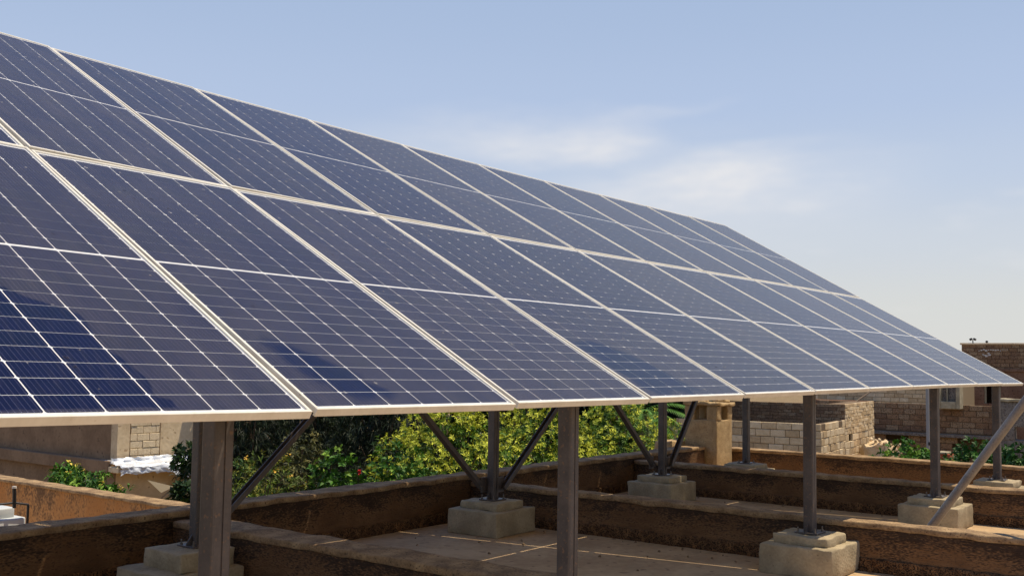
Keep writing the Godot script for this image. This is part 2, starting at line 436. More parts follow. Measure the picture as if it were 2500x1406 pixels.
func make_panel_parts(t: Node3D, dust: Material, single_cells: bool, meshes: Dictionary, seed_: int) -> void:
	part(t, "frame_rail", meshes.rail_x, M.alu, at(Vector3(PW / 2, 0.00625, -0.015)))
	part(t, "frame_rail", meshes.rail_x, M.alu, at(Vector3(PW / 2, PH - 0.00625, -0.015)))
	part(t, "frame_rail", meshes.rail_y, M.alu, at(Vector3(0.00625, PH / 2, -0.011)))
	part(t, "frame_rail", meshes.rail_y, M.alu, at(Vector3(PW - 0.00625, PH / 2, -0.011)))
	part(t, "backsheet", meshes.back, M.backsheet, at(Vector3(PW / 2, PH / 2, -0.0085)))
	part(t, "glass", meshes.glass, M.glass, at(Vector3(PW / 2, PH / 2, -0.0022)))
	part(t, "dust_film", meshes.glass, dust, at(Vector3(PW / 2, PH / 2, -0.0012)))
	var r := RandomNumberGenerator.new(); r.seed = seed_
	var tone := r.randi_range(0, 3)
	if single_cells:
		for p in meshes.spots:
			var k := tone if r.randf() < 0.6 else r.randi_range(0, 3)
			part(t, "cell", meshes.cell, M["cell%d" % k], at(p))
	else:
		var o := part(t, "cells", meshes.all_cells, M["cell%d" % tone]); o.set_meta("kind", "stuff")

func build_array() -> void:
	var meshes := {}
	var mb := MB.new(); cbox(mb, Transform3D.IDENTITY, Vector3(PW, 0.0125, 0.030), 0.0012); meshes.rail_x = mb.mesh()
	mb = MB.new(); cbox(mb, Transform3D.IDENTITY, Vector3(0.0125, PH - 0.025, 0.022), 0.0012); meshes.rail_y = mb.mesh()
	mb = MB.new(); cbox(mb, Transform3D.IDENTITY, Vector3(PW - 0.025, PH - 0.025, 0.002), 0.0); meshes.back = mb.mesh()
	var pm := MB.new()
	var hw := PW / 2 - 0.0125; var hh := PH / 2 - 0.0125
	pm.poly([Vector3(-hw, -hh, 0), Vector3(hw, -hh, 0), Vector3(hw, hh, 0), Vector3(-hw, hh, 0)], Vector3.BACK, [Vector2(0, 1), Vector2(1, 1), Vector2(1, 0), Vector2(0, 0)])
	meshes.glass = pm.mesh()
	var cw := 0.1762; var ch := 0.0874; var gx := 0.0064; var gy := 0.0043; var mid := 0.018
	var bev := 0.0048
	var cell_at := func(m: MB, o: Vector3) -> void:
		var x := cw / 2; var y := ch / 2
		var ring := [Vector2(-x + bev, -y), Vector2(x - bev, -y), Vector2(x, -y + bev), Vector2(x, y - bev), Vector2(x - bev, y), Vector2(-x + bev, y), Vector2(-x, y - bev), Vector2(-x, -y + bev)]
		var top := []; var uvs := []
		for q in ring: top.append(o + Vector3(q.x, q.y, 0.0)); uvs.append(Vector2(q.x / cw + 0.5, 0.5 - q.y / ch))
		m.poly(top, Vector3.BACK, uvs)
		for k in 8:
			var a: Vector2 = ring[k]; var b: Vector2 = ring[(k + 1) % 8]
			m.poly([o + Vector3(a.x, a.y, 0), o + Vector3(b.x, b.y, 0), o + Vector3(b.x, b.y, -0.002), o + Vector3(a.x, a.y, -0.002)], Vector3(a.x + b.x, a.y + b.y, 0), [Vector2(0.5, 0.5), Vector2(0.5, 0.5), Vector2(0.5, 0.5), Vector2(0.5, 0.5)])
	mb = MB.new(); cell_at.call(mb, Vector3.ZERO); meshes.cell = mb.mesh()
	var spots := []
	var x0 := (PW - 6 * cw - 5 * gx) / 2 + cw / 2
	var y0 := (PH - 24 * ch - 22 * gy - mid) / 2 + ch / 2
	for j in 24:
		for k in 6:
			spots.append(Vector3(x0 + k * (cw + gx), y0 + j * (ch + gy) + ((mid - gy) if j >= 12 else 0.0), -0.0060))
	meshes.spots = spots
	mb = MB.new()
	for p in spots: cell_at.call(mb, p)
	meshes.all_cells = mb.mesh()
	var order := ["end", "second", "third", "fourth", "fifth", "sixth", "seventh", "eighth", "ninth", "tenth", "eleventh", "twelfth", "thirteenth", "fourteenth"]
	for row in 2:
		for k in range(-3, 11):
			var u := (k - 1) * PU + 0.009; var v := row * PV
			var c00 := on_array(u, v); var c10 := on_array(u + PW, v); var c01 := on_array(u, v + PH); var c11 := on_array(u + PW, v + PH)
			var ex := (c10 - c00 + c11 - c01).normalized()
			var ey := (c01 - c00 + c11 - c10).normalized()
			var ez := ex.cross(ey).normalized(); ey = ez.cross(ex)
			var mid_p := (c00 + c10 + c01 + c11) * 0.25
			var b := Basis(ex, ey, ez)
			var nth: String = order[10 - k]
			var dust := "a"
			var what := "dusty dark blue"
			if row == 0 and k == 0: dust = "wipe0"; what = "half wiped dark blue"
			elif row == 0 and k == 1: dust = "wipe1"; what = "smear wiped dark blue"
			elif row == 0 and k == 3: dust = "wipe3"; what = "corner wiped dark blue"
			else: dust = ["a", "b", "c"][(k * 2 + row * 5 + 15) % 3]
			var lab := "%s solar panel in the %s row, %s from the array's free end" % [what, "lower" if row == 0 else "upper", nth]
			if k == 10: lab = "%s solar panel closing the %s row at the array's free end" % [what, "lower" if row == 0 else "upper"]
			var t := thing("solar_panel", lab, "solar panel", mid_p - b * Vector3(PW / 2, PH / 2, 0), b, "solar panels of the array")
			make_panel_parts(t, M["dust_" + dust], k >= 0 and k <= 6, meshes, 900 + row * 40 + k)

func post_outline(w: float, d: float) -> PackedVector2Array:
	# two steel channels welded toe to toe: a box with rounded corners and a seam groove on each open side
	var o := PackedVector2Array()
	var r := 0.009; var g := 0.004
	o.append_array([Vector2(-w + r, -d), Vector2(-g, -d), Vector2(-g, -d + 0.004), Vector2(g, -d + 0.004), Vector2(g, -d), Vector2(w - r, -d), Vector2(w - r * 0.3, -d + r * 0.3), Vector2(w, -d + r)])
	o.append_array([Vector2(w, d - r), Vector2(w - r * 0.3, d - r * 0.3), Vector2(w - r, d), Vector2(g, d), Vector2(g, d - 0.004), Vector2(-g, d - 0.004), Vector2(-g, d), Vector2(-w + r, d), Vector2(-w + r * 0.3, d - r * 0.3), Vector2(-w, d - r), Vector2(-w, -d + r), Vector2(-w + r * 0.3, -d + r * 0.3)])
	return o

func beam_between(m: MB, a: Vector3, b: Vector3, outline: PackedVector2Array, up: Vector3) -> void:
	var z := (b - a).normalized()
	var x := up.cross(z).normalized(); var y := z.cross(x)
	prism(m, Transform3D(Basis(x, y, z), a), outline, a.distance_to(b))

const POSTS := [["F", -0.09, -0.40], ["F", 1.96, -0.28], ["F", 5.48, -0.38], ["F", 8.55, -0.26], ["F", 10.70, -0.14],
	["R", -0.15, -3.38], ["R", 2.04, -3.38], ["R", 5.30, -3.36], ["R", 8.36, -3.25], ["R", 10.47, -3.16]]

func build_frame() -> void:
	var t := thing("panel_support_frame", "dark painted steel frame of posts, braces and rails carrying the solar array", "steel frame")
	var ol := post_outline(0.041, 0.040)
	var tops := {}
	for k in POSTS.size():
		var q: Array = POSTS[k]
		var x: float = q[1]; var z: float = q[2]
		var v := -z / cos(TILT)
		var top := on_array(x, v, -0.085)
		var base := Vector3(x, 0.29, z)
		var m := MB.new()
		prism(m, Transform3D(Basis(Vector3.RIGHT, Vector3.FORWARD, Vector3.UP), base), ol, top.y - base.y + 0.02)
		var p := part(t, "post", m.mesh(), M.steel)
		tops[k] = Vector3(x, top.y, z)
		var pl := MB.new(); cbox(pl, at(base + Vector3(0, 0.006, 0)), Vector3(0.19, 0.012, 0.18), 0.002)
		part(p, "base_plate", pl.mesh(), M.steel)
		for s in [-1.0, 1.0]:
			var gu := MB.new()
			prism(gu, Transform3D(Basis(Vector3(s, 0, 0), Vector3.UP, Vector3(0, 0, s)), base + Vector3(s * 0.041, 0.012, -0.004 * s)), PackedVector2Array([Vector2(0, 0), Vector2(0.045, 0), Vector2(0.045, 0.012), Vector2(0, 0.07)]), 0.008)
			part(p, "gusset", gu.mesh(), M.steel)
			for s2 in [-1.0, 1.0]:
				var bo := MB.new(); var bp := base + Vector3(s * 0.076, 0.012, s2 * 0.068)
				tube(bo, [bp, bp + Vector3(0, 0.012, 0)], [0.011, 0.011], 6); tube(bo, [bp + Vector3(0, 0.012, 0), bp + Vector3(0, 0.035, 0)], [0.006, 0.006], 6)
				part(p, "anchor_bolt", bo.mesh(), M.bolt)
	# sloping rafters over each pair of posts, long rails across them
	var raf := PackedVector2Array([Vector2(-0.025, -0.03), Vector2(0.025, -0.03), Vector2(0.025, 0.03), Vector2(-0.025, 0.03)])
	for k in 5:
		var x0: float = (POSTS[k][1] + POSTS[k + 5][1]) * 0.5
		var m := MB.new()
		beam_between(m, on_array(x0, maxf(0.42, -POSTS[k][2] / cos(TILT) - 0.03), -0.115), on_array(x0, 4.45, -0.115), raf, Vector3.UP)
		part(t, "rafter", m.mesh(), M.steel)
	var rail := PackedVector2Array([Vector2(-0.02, -0.025), Vector2(0.02, -0.025), Vector2(0.02, 0.025), Vector2(-0.02, 0.025)])
	for v in [0.50, 1.80, 2.75, 4.10]:
		for k in range(-4, 10):
			var m := MB.new()
			beam_between(m, on_array(k * PU + 0.0, v, -0.060), on_array((k + 1) * PU - (0.012 if k == 9 else 0.0), v, -0.060), rail, Vector3(0, cos(TILT), sin(TILT)))
			part(t, "rail", m.mesh(), M.steel)
	# cross braces between the rear posts, foot to head
	var ch := PackedVector2Array([Vector2(-0.03, -0.020), Vector2(0.03, -0.020), Vector2(0.03, 0.020), Vector2(0.022, 0.020), Vector2(0.022, -0.012), Vector2(-0.022, -0.012), Vector2(-0.022, 0.020), Vector2(-0.03, 0.020)])
	for k in range(6, 9):
		var a: Vector3 = tops[k]; var b: Vector3 = tops[k + 1]
		var fa := Vector3(a.x, 0.40, a.z); var fb := Vector3(b.x, 0.40, b.z)
		var pairs := [[fa + Vector3(0.06, 0, 0.07), b + Vector3(-0.06, -0.15, 0.07)], [fb + Vector3(-0.06, 0, -0.085), a + Vector3(0.06, -0.15, -0.085)]]
		if k == 8: pairs.resize(1)
		for pair in pairs:
			var m := MB.new()
			beam_between(m, pair[0], pair[1], ch, Vector3.UP)
			var br := part(t, "brace", m.mesh(), M.steel)
			var g := MB.new()
			cbox(g, at(pair[0] + Vector3(0, 0.03, -0.03 if pair[0].z > a.z else 0.03)), Vector3(0.10, 0.14, 0.010), 0.002)
			part(br, "gusset_plate", g.mesh(), M.steel)

func build_footings() -> void:
	var where := ["below the outermost front post", "beside the first low cross wall under a front post", "against the second cross wall under a front post", "against the third cross wall beside the leaning pipe", "under the last front post of the frame",
		"below the outermost rear post", "in the corner of the first bay under a rear post", "in the corner of the second bay under a rear post", "in the corner of the third bay under a rear post", "next to the chimney under the last rear post"]
	for k in POSTS.size():
		var q: Array = POSTS[k]
		var t := thing("concrete_footing", "two tier concrete footing block " + where[k], "footing", Vector3(q[1] - 0.01, 0.0, q[2]), Basis(Vector3.UP, 0.02 * sin(k * 3.1)), "concrete footings under the posts")
		var lh := 0.17 if k == 6 else 0.222
		if k == 6: t.position.x -= 0.11
		part(t, "lower_block", rough_box(Vector3(0.60, lh, 0.57), 0.012, 0.012, 0.05, 500 + k, Vector2(1, 1), 7.0), M.footing)
		part(t, "upper_block", rough_box(Vector3(0.42, 0.294 - lh, 0.43), 0.012, 0.012, 0.045, 540 + k, Vector2(1, 1), 9.0), M.footing, at(Vector3(0.06 if k == 6 else 0.0, lh - 0.005, 0.0)))

# ------------------------------------------------------------------ the roof
func low_wall(called: String, label: String, a: Vector3, b: Vector3, thick: float, height: float, wall_mat: Material, seed_: int, plinth := true) -> void:
	var along := b - a
	var L := along.length()
	var turn := Basis(Vector3.UP, atan2(along.x, along.z))     # local z runs along the wall
	var t := thing(called, label, "wall", (a + b) * 0.5, turn)
	t.set_meta("kind", "thing")
	part(t, "wall_body", rough_box(Vector3(thick, height - 0.03, L), 0.01, 0.014, 0.07, seed_, Vector2(4.0, height), 4.0), wall_mat)
	part(t, "coping", rough_box(Vector3(thick + 0.024, 0.05, L), 0.017, 0.013, 0.05, seed_ + 1, Vector2(1, 1), 3.2), M.coping, at(Vector3(0, height - 0.042, 0)))
	if plinth:
		for s in [-1.0, 1.0]:
			part(t, "plinth", rough_box(Vector3(0.05, 0.11, L), 0.02, 0.018, 0.05, seed_ + 2 + int(s), Vector2(1, 1), 9.0), M.plinth, at(Vector3(s * (thick * 0.5 + 0.008), -0.01, 0)))

func build_roof() -> void:
	var m := MB.new(); cbox(m, at(Vector3(2.0, -0.15, -0.15)), Vector3(19.8, 0.3, 8.2), 0.0)
	struct("roof_floor", m.mesh(), M.floor)
	m = MB.new(); cbox(m, at(Vector3(2.0, -2.25, -0.15)), Vector3(19.6, 3.9, 8.0), 0.0)
	var hb := part(self, "building_body", m.mesh(), M.house_brown)
	tag(hb, "plain rendered walls of the house below the roof with the array", "building")
	low_wall("parapet_wall", "long mould stained parapet wall along the roof's rear edge before the trees", Vector3(-7.5, 0, -4.14), Vector3(11.0, 0, -4.14), 0.24, 0.425, M.wall0, 601)
	low_wall("cross_wall", "low plastered cross wall between the first two roof bays, mould stained", Vector3(2.43, 0, -4.01), Vector3(2.43, 0, 3.7), 0.29, 0.36, M.wall1, 611)
	low_wall("cross_wall", "low plastered cross wall behind the big footing, its outer length in sun", Vector3(5.87, 0, -4.01), Vector3(5.87, 0, 3.7), 0.20, 0.36, M.wall2, 621)
	low_wall("cross_wall", "dark stained low cross wall in front of the chimney", Vector3(9.10, 0, -4.01), Vector3(9.10, 0, 3.7), 0.20, 0.36, M.wall0, 631)
	low_wall("parapet_wall", "sunlit capped end parapet with the block houses behind it", Vector3(11.72, 0, -4.3), Vector3(11.72, 0, 3.7), 0.22, 0.37, M.wall1, 641)
	low_wall("cross_wall", "low plastered cross wall beyond the outermost post", Vector3(-1.10, 0, -4.01), Vector3(-1.10, 0, -0.5), 0.25, 0.36, M.wall2, 651)
	# loose bits on the floors
	var pm := MB.new(); var r := RandomNumberGenerator.new(); r.seed = 77
	for k in 150:
		var p := Vector3(r.randf_range(2.8, 5.6), 0.0, r.randf_range(-3.9, 1.0))
		if r.randf() < 0.3: p = Vector3(r.randf_range(6.1, 8.9), 0.0, r.randf_range(-3.9, 1.0))
		if r.randf() < 0.4: p = Vector3([2.7, 5.62, 6.08, 8.9][r.randi_range(0, 3)] + r.randf_range(-0.06, 0.06), 0, p.z)
		var s := r.randf_range(0.004, 0.014)
		cbox(pm, at(p + Vector3(0, s * 0.4, 0), Basis.from_euler(Vector3(r.randf() * 6, r.randf() * 6, r.randf() * 6))), Vector3(s * 2, s * 1.2, s * 1.5), s * 0.3)
	var g := part(self, "gravel", pm.mesh(), M.pebble)
	tag(g, "loose bits of grit and mortar lying on the roof floor", "gravel", "", "stuff")
	# leaning pipe
	var a := Vector3(6.82, 0.0, 0.25); var q0 := hit(2290, 1272, 2, 0.27); var q1 := far_at(2500, 993, 8.0)
	var dir := (q1 - q0).normalized()
	a = q0 - dir * (q0.y / dir.y); a.y = 0.02
	var t := thing("leaning_pipe", "grey galvanised pipe leaning over the second cross wall", "pipe", a)
	var pmb := MB.new(); tube(pmb, [Vector3.ZERO, dir * 3.6], [0.034, 0.034], 20); part(t, "tube", pmb.mesh(), M.pipe)
	pmb = MB.new(); tube(pmb, [dir * 3.45, dir * 3.66], [0.040, 0.040], 20); part(t, "end_sleeve", pmb.mesh(), M.pipe)

func build_chimney() -> void:
	# hollow rendered stack with a smoke slot under a broken cap on each face
	var t := thing("chimney", "square plastered chimney with smoke slots below a broken cap slab", "chimney", Vector3(11.27, 0.0, -4.10))
	var w := 0.50; var h := 0.98; var th := 0.075
	part(t, "base_stack", rough_box(Vector3(w, 0.80, w), 0.012, 0.012, 0.06, 701, Vector2(1, 1), 5.0), M.chimney)
	for s in [-1.0, 1.0]:
		for s2 in [-1.0, 1.0]:
			part(t, "corner_pier", rough_box(Vector3(0.155, 0.21, 0.155), 0.01, 0.010, 0.05, 710 + int(s * 2 + s2), Vector2(1, 1), 7.0), M.chimney, at(Vector3(s * (w / 2 - 0.0775), 0.79, s2 * (w / 2 - 0.0775))))
	part(t, "cap_slab", rough_box(Vector3(w + 0.06, 0.055, w + 0.05), 0.02, 0.03, 0.05, 720, Vector2(1, 1), 6.0), M.chimney, Transform3D(Basis(Vector3.FORWARD, 0.05), Vector3(0, 0.985, 0)))
	for k in 3:
		part(t, "cap_stone", rough_box(Vector3(0.18, 0.05, 0.16), 0.02, 0.02, 0.05, 725 + k, Vector2(1, 1), 8.0), M.chimney, at(Vector3([0.16, -0.12, 0.05][k], 1.03, [0.14, -0.05, -0.14][k])))
	# short length of raised parapet beside it
	var p := part(self, "parapet_stub", rough_box(Vector3(0.5, 0.50, 0.24), 0.02, 0.02, 0.06, 731, Vector2(1, 1), 5.0), M.chimney, at(Vector3(10.72, 0, -4.42)))
	tag(p, "short sunlit stub of rough parapet beside the chimney", "wall")

# ------------------------------------------------------------------ masonry
func masonry(t: Node3D, called: String, o: Vector3, axis: Vector3, out: Vector3, length: float, courses: int, ch: float, bl: float, mats: String, seed_: int, as_parts: bool, holes: Array = [], top_ragged := 0.0) -> void:
	# courses laid upwards from o along axis; each block a chamfered piece a little proud of the mortar
	var r := RandomNumberGenerator.new(); r.seed = seed_
	var b := Basis(axis, Vector3.UP, axis.cross(Vector3.UP))
	var gap := minf(0.014, ch * 0.1)
	var shapes := []
	for k in 3:
		var m := MB.new(); cbox(m, Transform3D.IDENTITY, Vector3(1.0, ch - gap, 0.07), 0.007 + 0.003 * k); shapes.append(m.mesh())
	var joined := [MB.new(), MB.new(), MB.new(), MB.new()]
	for j in courses:
		var x := (-0.5 * bl if j % 2 == 1 else 0.0) + r.randf_range(-0.05, 0.05) * bl
		while x < length:
			var x0 := maxf(x, 0.0); var wd := bl * r.randf_range(0.92, 1.06)
			var x1 := minf(x + wd, length)
			x += wd
			if x1 - x0 < 0.04: continue
			if top_ragged > 0.0 and j == courses - 1 and r.randf() < top_ragged: continue
			var mid := Vector2((x0 + x1) * 0.5, (j + 0.5) * ch)
			var skip := false
			for hh in holes:
				var rect: Rect2 = hh
				if rect.has_point(mid): skip = true
			if skip: continue
			var p := o + axis * mid.x + Vector3.UP * mid.y + out * (r.randf_range(-0.012, 0.008) - 0.022)
			var rot := Basis.from_euler(Vector3(r.randf_range(-0.012, 0.012), r.randf_range(-0.015, 0.015), r.randf_range(-0.012, 0.012)))
			var kk := r.randi_range(0, 3)
			if as_parts:
				part(t, called, shapes[r.randi_range(0, 2)], M[mats + str(kk)], Transform3D((b * rot).scaled_local(Vector3(x1 - x0 - gap, 1, 1)), p))
			else:
				cbox(joined[kk], Transform3D(b * rot, p), Vector3(x1 - x0 - gap, ch - gap, 0.07), 0.006)
	if not as_parts:
		for kk in 4:
			if joined[kk].v.size():
				var q := part(t, called + "_courses", joined[kk].mesh(), M[mats + str(kk)]); q.set_meta("kind", "stuff")

func box_part(t: Node3D, called: String, mat: Material, lo: Vector3, hi: Vector3, bev := 0.0) -> MeshInstance3D:
	var m := MB.new(); cbox(m, at((lo + hi) * 0.5), hi - lo, bev)
	return part(t, called, m.mesh(), mat)

const GROUND := -4.2

func build_right_houses() -> void:
	# annex of big hollow blocks
	var c1 := hit(1978, 1034, 2, -7.94)
	var x1 := c1.x; var z1 := -7.94; var y1 := c1.y
	var x2 := hit(2064, 987, 2, z1).x
	var t := thing("block_annex", "low annex wall of large sandy concrete blocks behind the end parapet", "building")
	var ym := y1 - 9 * 0.2
	box_part(t, "mortar_core", M.mortar, Vector3(x1 + 0.015, GROUND, z1 - 5.6), Vector3(x1 + 0.2, y1 - 0.02, z1 - 0.015))
	box_part(t, "mortar_core", M.mortar, Vector3(x1 + 0.2, GROUND, z1 - 0.2), Vector3(x2 - 0.02, y1 - 0.02, z1 - 0.015))
	masonry(t, "block", Vector3(x1, ym, z1), Vector3(0, 0, -1), Vector3.LEFT, 5.5, 9, 0.2, 0.41, "block", 801, true)
	masonry(t, "block", Vector3(x1, ym, z1), Vector3.RIGHT, Vector3.BACK, x2 - x1 - 0.02, 9, 0.2, 0.41, "block", 802, true, [], 0.2)
	# house of small bricks over big blocks
	var y2 := hit(2064, 987, 0, x2).y
	var x3 := hit(2168, 975, 2, z1).x
	t = thing("brick_house", "pale brick house with a sunlit end wall above sandy foundation blocks", "building")
	box_part(t, "mortar_core", M.mortar, Vector3(x2 + 0.015, GROUND, z1 - 9.0), Vector3(x2 + 0.2, y2 - 0.03, z1 - 0.015))
	var yf := hit(2064, 1063, 2, z1).y
	box_part(t, "mortar_core", M.mortar, Vector3(x2 + 0.2, yf, z1 - 0.7), Vector3(x3, y2 - 0.03, z1 - 0.015))
	box_part(t, "mortar_core", M.mortar, Vector3(x2 + 0.2, GROUND, z1 - 0.7), Vector3(x3, yf, z1 - 0.5))
	var nbig := 7
	var yb := hit(2064, 1063, 2, z1).y - nbig * 0.2
	var nsm := int((y2 - yb - nbig * 0.2) / 0.1)
	masonry(t, "brick", Vector3(x2, y2 - 10 * 0.1, z1), Vector3(0, 0, -1), Vector3.LEFT, 8.8, 10, 0.1, 0.25, "brown", 811, false)  # side away from the sun: darker brown bricks carry its shade in their colour
	masonry(t, "brick", Vector3(x2, y2 - nsm * 0.1, z1), Vector3.RIGHT, Vector3.BACK, x3 - x2, nsm, 0.1, 0.25, "block", 812, false)
	var hx := hit(2085, 1072, 2, z1).x - x2
	masonry(t, "block", Vector3(x2, yb, z1), Vector3.RIGHT, Vector3.BACK, x3 - x2, nbig, 0.2, 0.45, "block", 813, true, [Rect2(hx - 0.14, (nbig - 1) * 0.2, 0.28, 0.2)])
	for o in get_children():   # both walls stand a few degrees askew to the roof
		if o.name.begins_with("block_annex") or o.name.begins_with("brick_house"):
			o.transform = Transform3D(Basis(Vector3.UP, 0.11), Vector3(x2, 0, z1)) * Transform3D(Basis.IDENTITY, Vector3(-x2, 0, -z1))
	# rubble against the house corner
	var rc := hit(2150, 1090, 2, z1 + 0.5)
	var rt := thing("rubble_heap", "heap of broken pale stones against the sunlit brick wall", "rubble", Vector3(rc.x, GROUND, rc.z))
	var r := RandomNumberGenerator.new(); r.seed = 91
	var top := rc.y - GROUND + 0.35
	part(rt, "heap_core", rough_box(Vector3(1.3, top - 0.25, 0.9), 0.2, 0.25, 0.15, 830, Vector2(1, 1), 2.0), M.block1)
	for k in 90:
		var a := r.randf() * TAU; var rr := sqrt(r.randf()) * 0.75
		var hh := top - 0.5 + r.randf_range(-0.9, 0.35) * (0.4 + rr)
		var s := r.randf_range(0.05, 0.12)
		var sm := MB.new(); cbox(sm, at(Vector3.ZERO), Vector3(s * 1.6, s, s * 1.2), s * 0.28)
		part(rt, "stone", sm.mesh(), M["block%d" % (k % 4)], at(Vector3(cos(a) * rr * 0.9, hh, sin(a) * rr * 0.6 + 0.15), Basis.from_euler(Vector3(r.randf() * 6, r.randf() * 6, r.randf() * 6))))
	# brown rubble block wall farther back
	var xw := 34.2
	var a4 := hit(2168, 984, 0, xw); var b4 := hit(2432, 991, 0, xw)
	var t4 := thing("courtyard_wall", "brown courtyard wall of rough blocks above a concrete ledge", "wall")
	var ledge := hit(2300, 1061, 0, xw).y
	box_part(t4, "mortar_core", M.mortar, Vector3(xw + 0.02, ledge - 0.07, a4.z - 2.5), Vector3(xw + 0.3, b4.y - 0.02, b4.z))
	box_part(t4, "mortar_core", M.mortar, Vector3(xw + 0.75, GROUND, a4.z - 2.5), Vector3(xw + 1.0, ledge - 0.07, b4.z))
	box_part(t4, "recess_ceiling", M.mortar, Vector3(xw + 0.3, ledge - 0.07, a4.z - 2.5), Vector3(xw + 1.0, ledge + 0.05, b4.z))
	masonry(t4, "block", Vector3(xw, ledge + 0.06, b4.z), Vector3(0, 0, -1), Vector3.LEFT, b4.z - a4.z + 2.4, int((b4.y - ledge) / 0.19), 0.19, 0.40, "brown", 841, true, [], 0.12)
	box_part(t4, "ledge", M.grey_rough, Vector3(xw - 0.16, ledge - 0.08, a4.z - 2.4), Vector3(xw + 0.02, ledge + 0.03, b4.z), 0.01)
	masonry(t4, "block", Vector3(xw + 0.02, ledge - 0.08 - 0.2 * 7, b4.z), Vector3(0, 0, -1), Vector3.LEFT, b4.z - a4.z + 2.4, 7, 0.2, 0.40, "brown", 842, true, [Rect2(0.3, 0.75, 0.9, 0.6), Rect2(2.9, 0.8, 0.5, 0.6)])
	# pale block house behind it
	var x5 := 38.5
	var a5 := hit(1985, 940, 0, x5); var b5 := hit(2300, 940, 0, x5)
	var t5 := thing("pale_block_house", "pale block house rising behind the brown courtyard wall", "building")
	box_part(t5, "mortar_core", M.mortar_pale, Vector3(x5 + 0.02, GROUND, a5.z), Vector3(x5 + 5, a5.y + 0.4, b5.z))
	masonry(t5, "block", Vector3(x5, a5.y + 0.4 - 9 * 0.16, b5.z), Vector3(0, 0, -1), Vector3.LEFT, b5.z - a5.z, 9, 0.16, 0.36, "block", 851, false)
	var sl := hit(2070, 981, 0, x5 - 0.5)
	box_part(t5, "roof_slab", M.house_brown, Vector3(x5 - 0.9, sl.y - 0.07, hit(2000, 980, 0, x5).z), Vector3(x5 - 0.02, sl.y + 0.06, hit(2140, 980, 0, x5).z), 0.01)
	var ps := thing("wooden_prop", "thin weathered wooden pole leaning on the pale block house", "pole")
	var pmb := MB.new(); tube(pmb, [hit(2085, 985, 0, x5 - 1.0), hit(2135, 950, 0, x5 - 0.3)], [0.03, 0.025], 8); part(ps, "shaft", pmb.mesh(), M.wood)
	# framed window standing over the courtyard wall
	var lo := hit(2303, 997, 0, xw - 0.2); var hi := hit(2349, 952, 0, xw - 0.2)
	var wt := thing("concrete_window_surround", "sunlit pale concrete window surround above the brown courtyard wall", "window")
	var xa := xw - 0.45; var xb := xw + 0.02
	var z0 := minf(lo.z, hi.z); var z9 := maxf(lo.z, hi.z)
	box_part(wt, "jamb", M.render_grey, Vector3(xa, lo.y, z9 - 0.12), Vector3(xb, hi.y + 0.3, z9), 0.01)
	box_part(wt, "jamb", M.render_grey, Vector3(xa, lo.y, z0 - 0.1), Vector3(xb, hi.y + 0.3, z0), 0.01)
	box_part(wt, "sill", M.render_grey, Vector3(xa, lo.y, z0 + 0.005), Vector3(xb, lo.y + 0.24, z9 - 0.125), 0.01)
	box_part(wt, "mullion", M.render_grey, Vector3(xa + 0.12, lo.y + 0.24, z0 + 0.16), Vector3(xa + 0.17, hi.y + 0.3, z0 + 0.2), 0.004)
	box_part(wt, "pane", M.grey_rough, Vector3(xa + 0.2, lo.y + 0.24, z0 + 0.005), Vector3(xa + 0.22, hi.y + 0.3, z9 - 0.125))
	# tall brown house
	var x6 := 45.0
	var a6 := hit(2349, 840, 0, x6); var b6 := hit(2500, 840, 0, x6)
	var t6 := thing("brown_house", "tall brown brick house with a thin pale roof edge", "building")
	var mid_y := hit(2420, 905, 0, x6).y
	box_part(t6, "upper_wall", M.house_brown, Vector3(x6 + 0.03, mid_y, a6.z), Vector3(x6 + 7, a6.y - 0.03, b6.z + 9))
	masonry(t6, "brick", Vector3(x6, mid_y, a6.z), Vector3(0, 0, 1), Vector3.LEFT, b6.z - a6.z + 6.0, int((a6.y - mid_y) / 0.16), 0.16, 0.34, "brown", 861, false)
	
	box_part(t6, "string_course", M.house_brown, Vector3(x6 - 0.1, mid_y - 0.03, a6.z + 0.01), Vector3(x6 - 0.03, mid_y + 0.09, b6.z + 8.9), 0.01)
	box_part(t6, "roof_edge", M.cream, Vector3(x6 - 0.06, a6.y - 0.03, a6.z - 0.05), Vector3(x6 + 7, a6.y + 0.05, b6.z + 9), 0.01)
	var wz0 := hit(2405, 975, 0, x6).z; var wz1 := hit(2446, 975, 0, x6).z
	var wy0 := hit(2420, 985, 0, x6).y; var wy1 := hit(2420, 940, 0, x6).y
	box_part(t6, "lower_wall", M.house_brown, Vector3(x6 - 0.03, GROUND, a6.z), Vector3(x6 + 0.3, mid_y, wz0))
	box_part(t6, "lower_wall", M.house_brown, Vector3(x6 - 0.03, GROUND, wz1), Vector3(x6 + 0.3, mid_y, b6.z + 9))
	box_part(t6, "lower_wall", M.house_brown, Vector3(x6 - 0.03, GROUND, wz0), Vector3(x6 + 0.3, wy0, wz1))
	box_part(t6, "lower_wall", M.house_brown, Vector3(x6 - 0.03, wy1, wz0), Vector3(x6 + 0.3, mid_y, wz1))
	box_part(t6, "inner_wall", M.house_brown, Vector3(x6 + 2.0, GROUND, a6.z + 0.01), Vector3(x6 + 7, mid_y, b6.z + 8.9))
	box_part(t6, "side_wall", M.house_brown, Vector3(x6 + 0.3, GROUND, a6.z), Vector3(x6 + 2.0, mid_y, a6.z + 0.25))
	var wn := box_part(t6, "window", M.render_grey, Vector3(x6 + 0.05, wy0, wz1 - 0.07), Vector3(x6 + 0.11, wy1, wz1))
	box_part(wn, "frame", M.render_grey, Vector3(x6 + 0.05, wy0, wz0), Vector3(x6 + 0.11, wy1, wz0 + 0.07))
	r.seed = 19
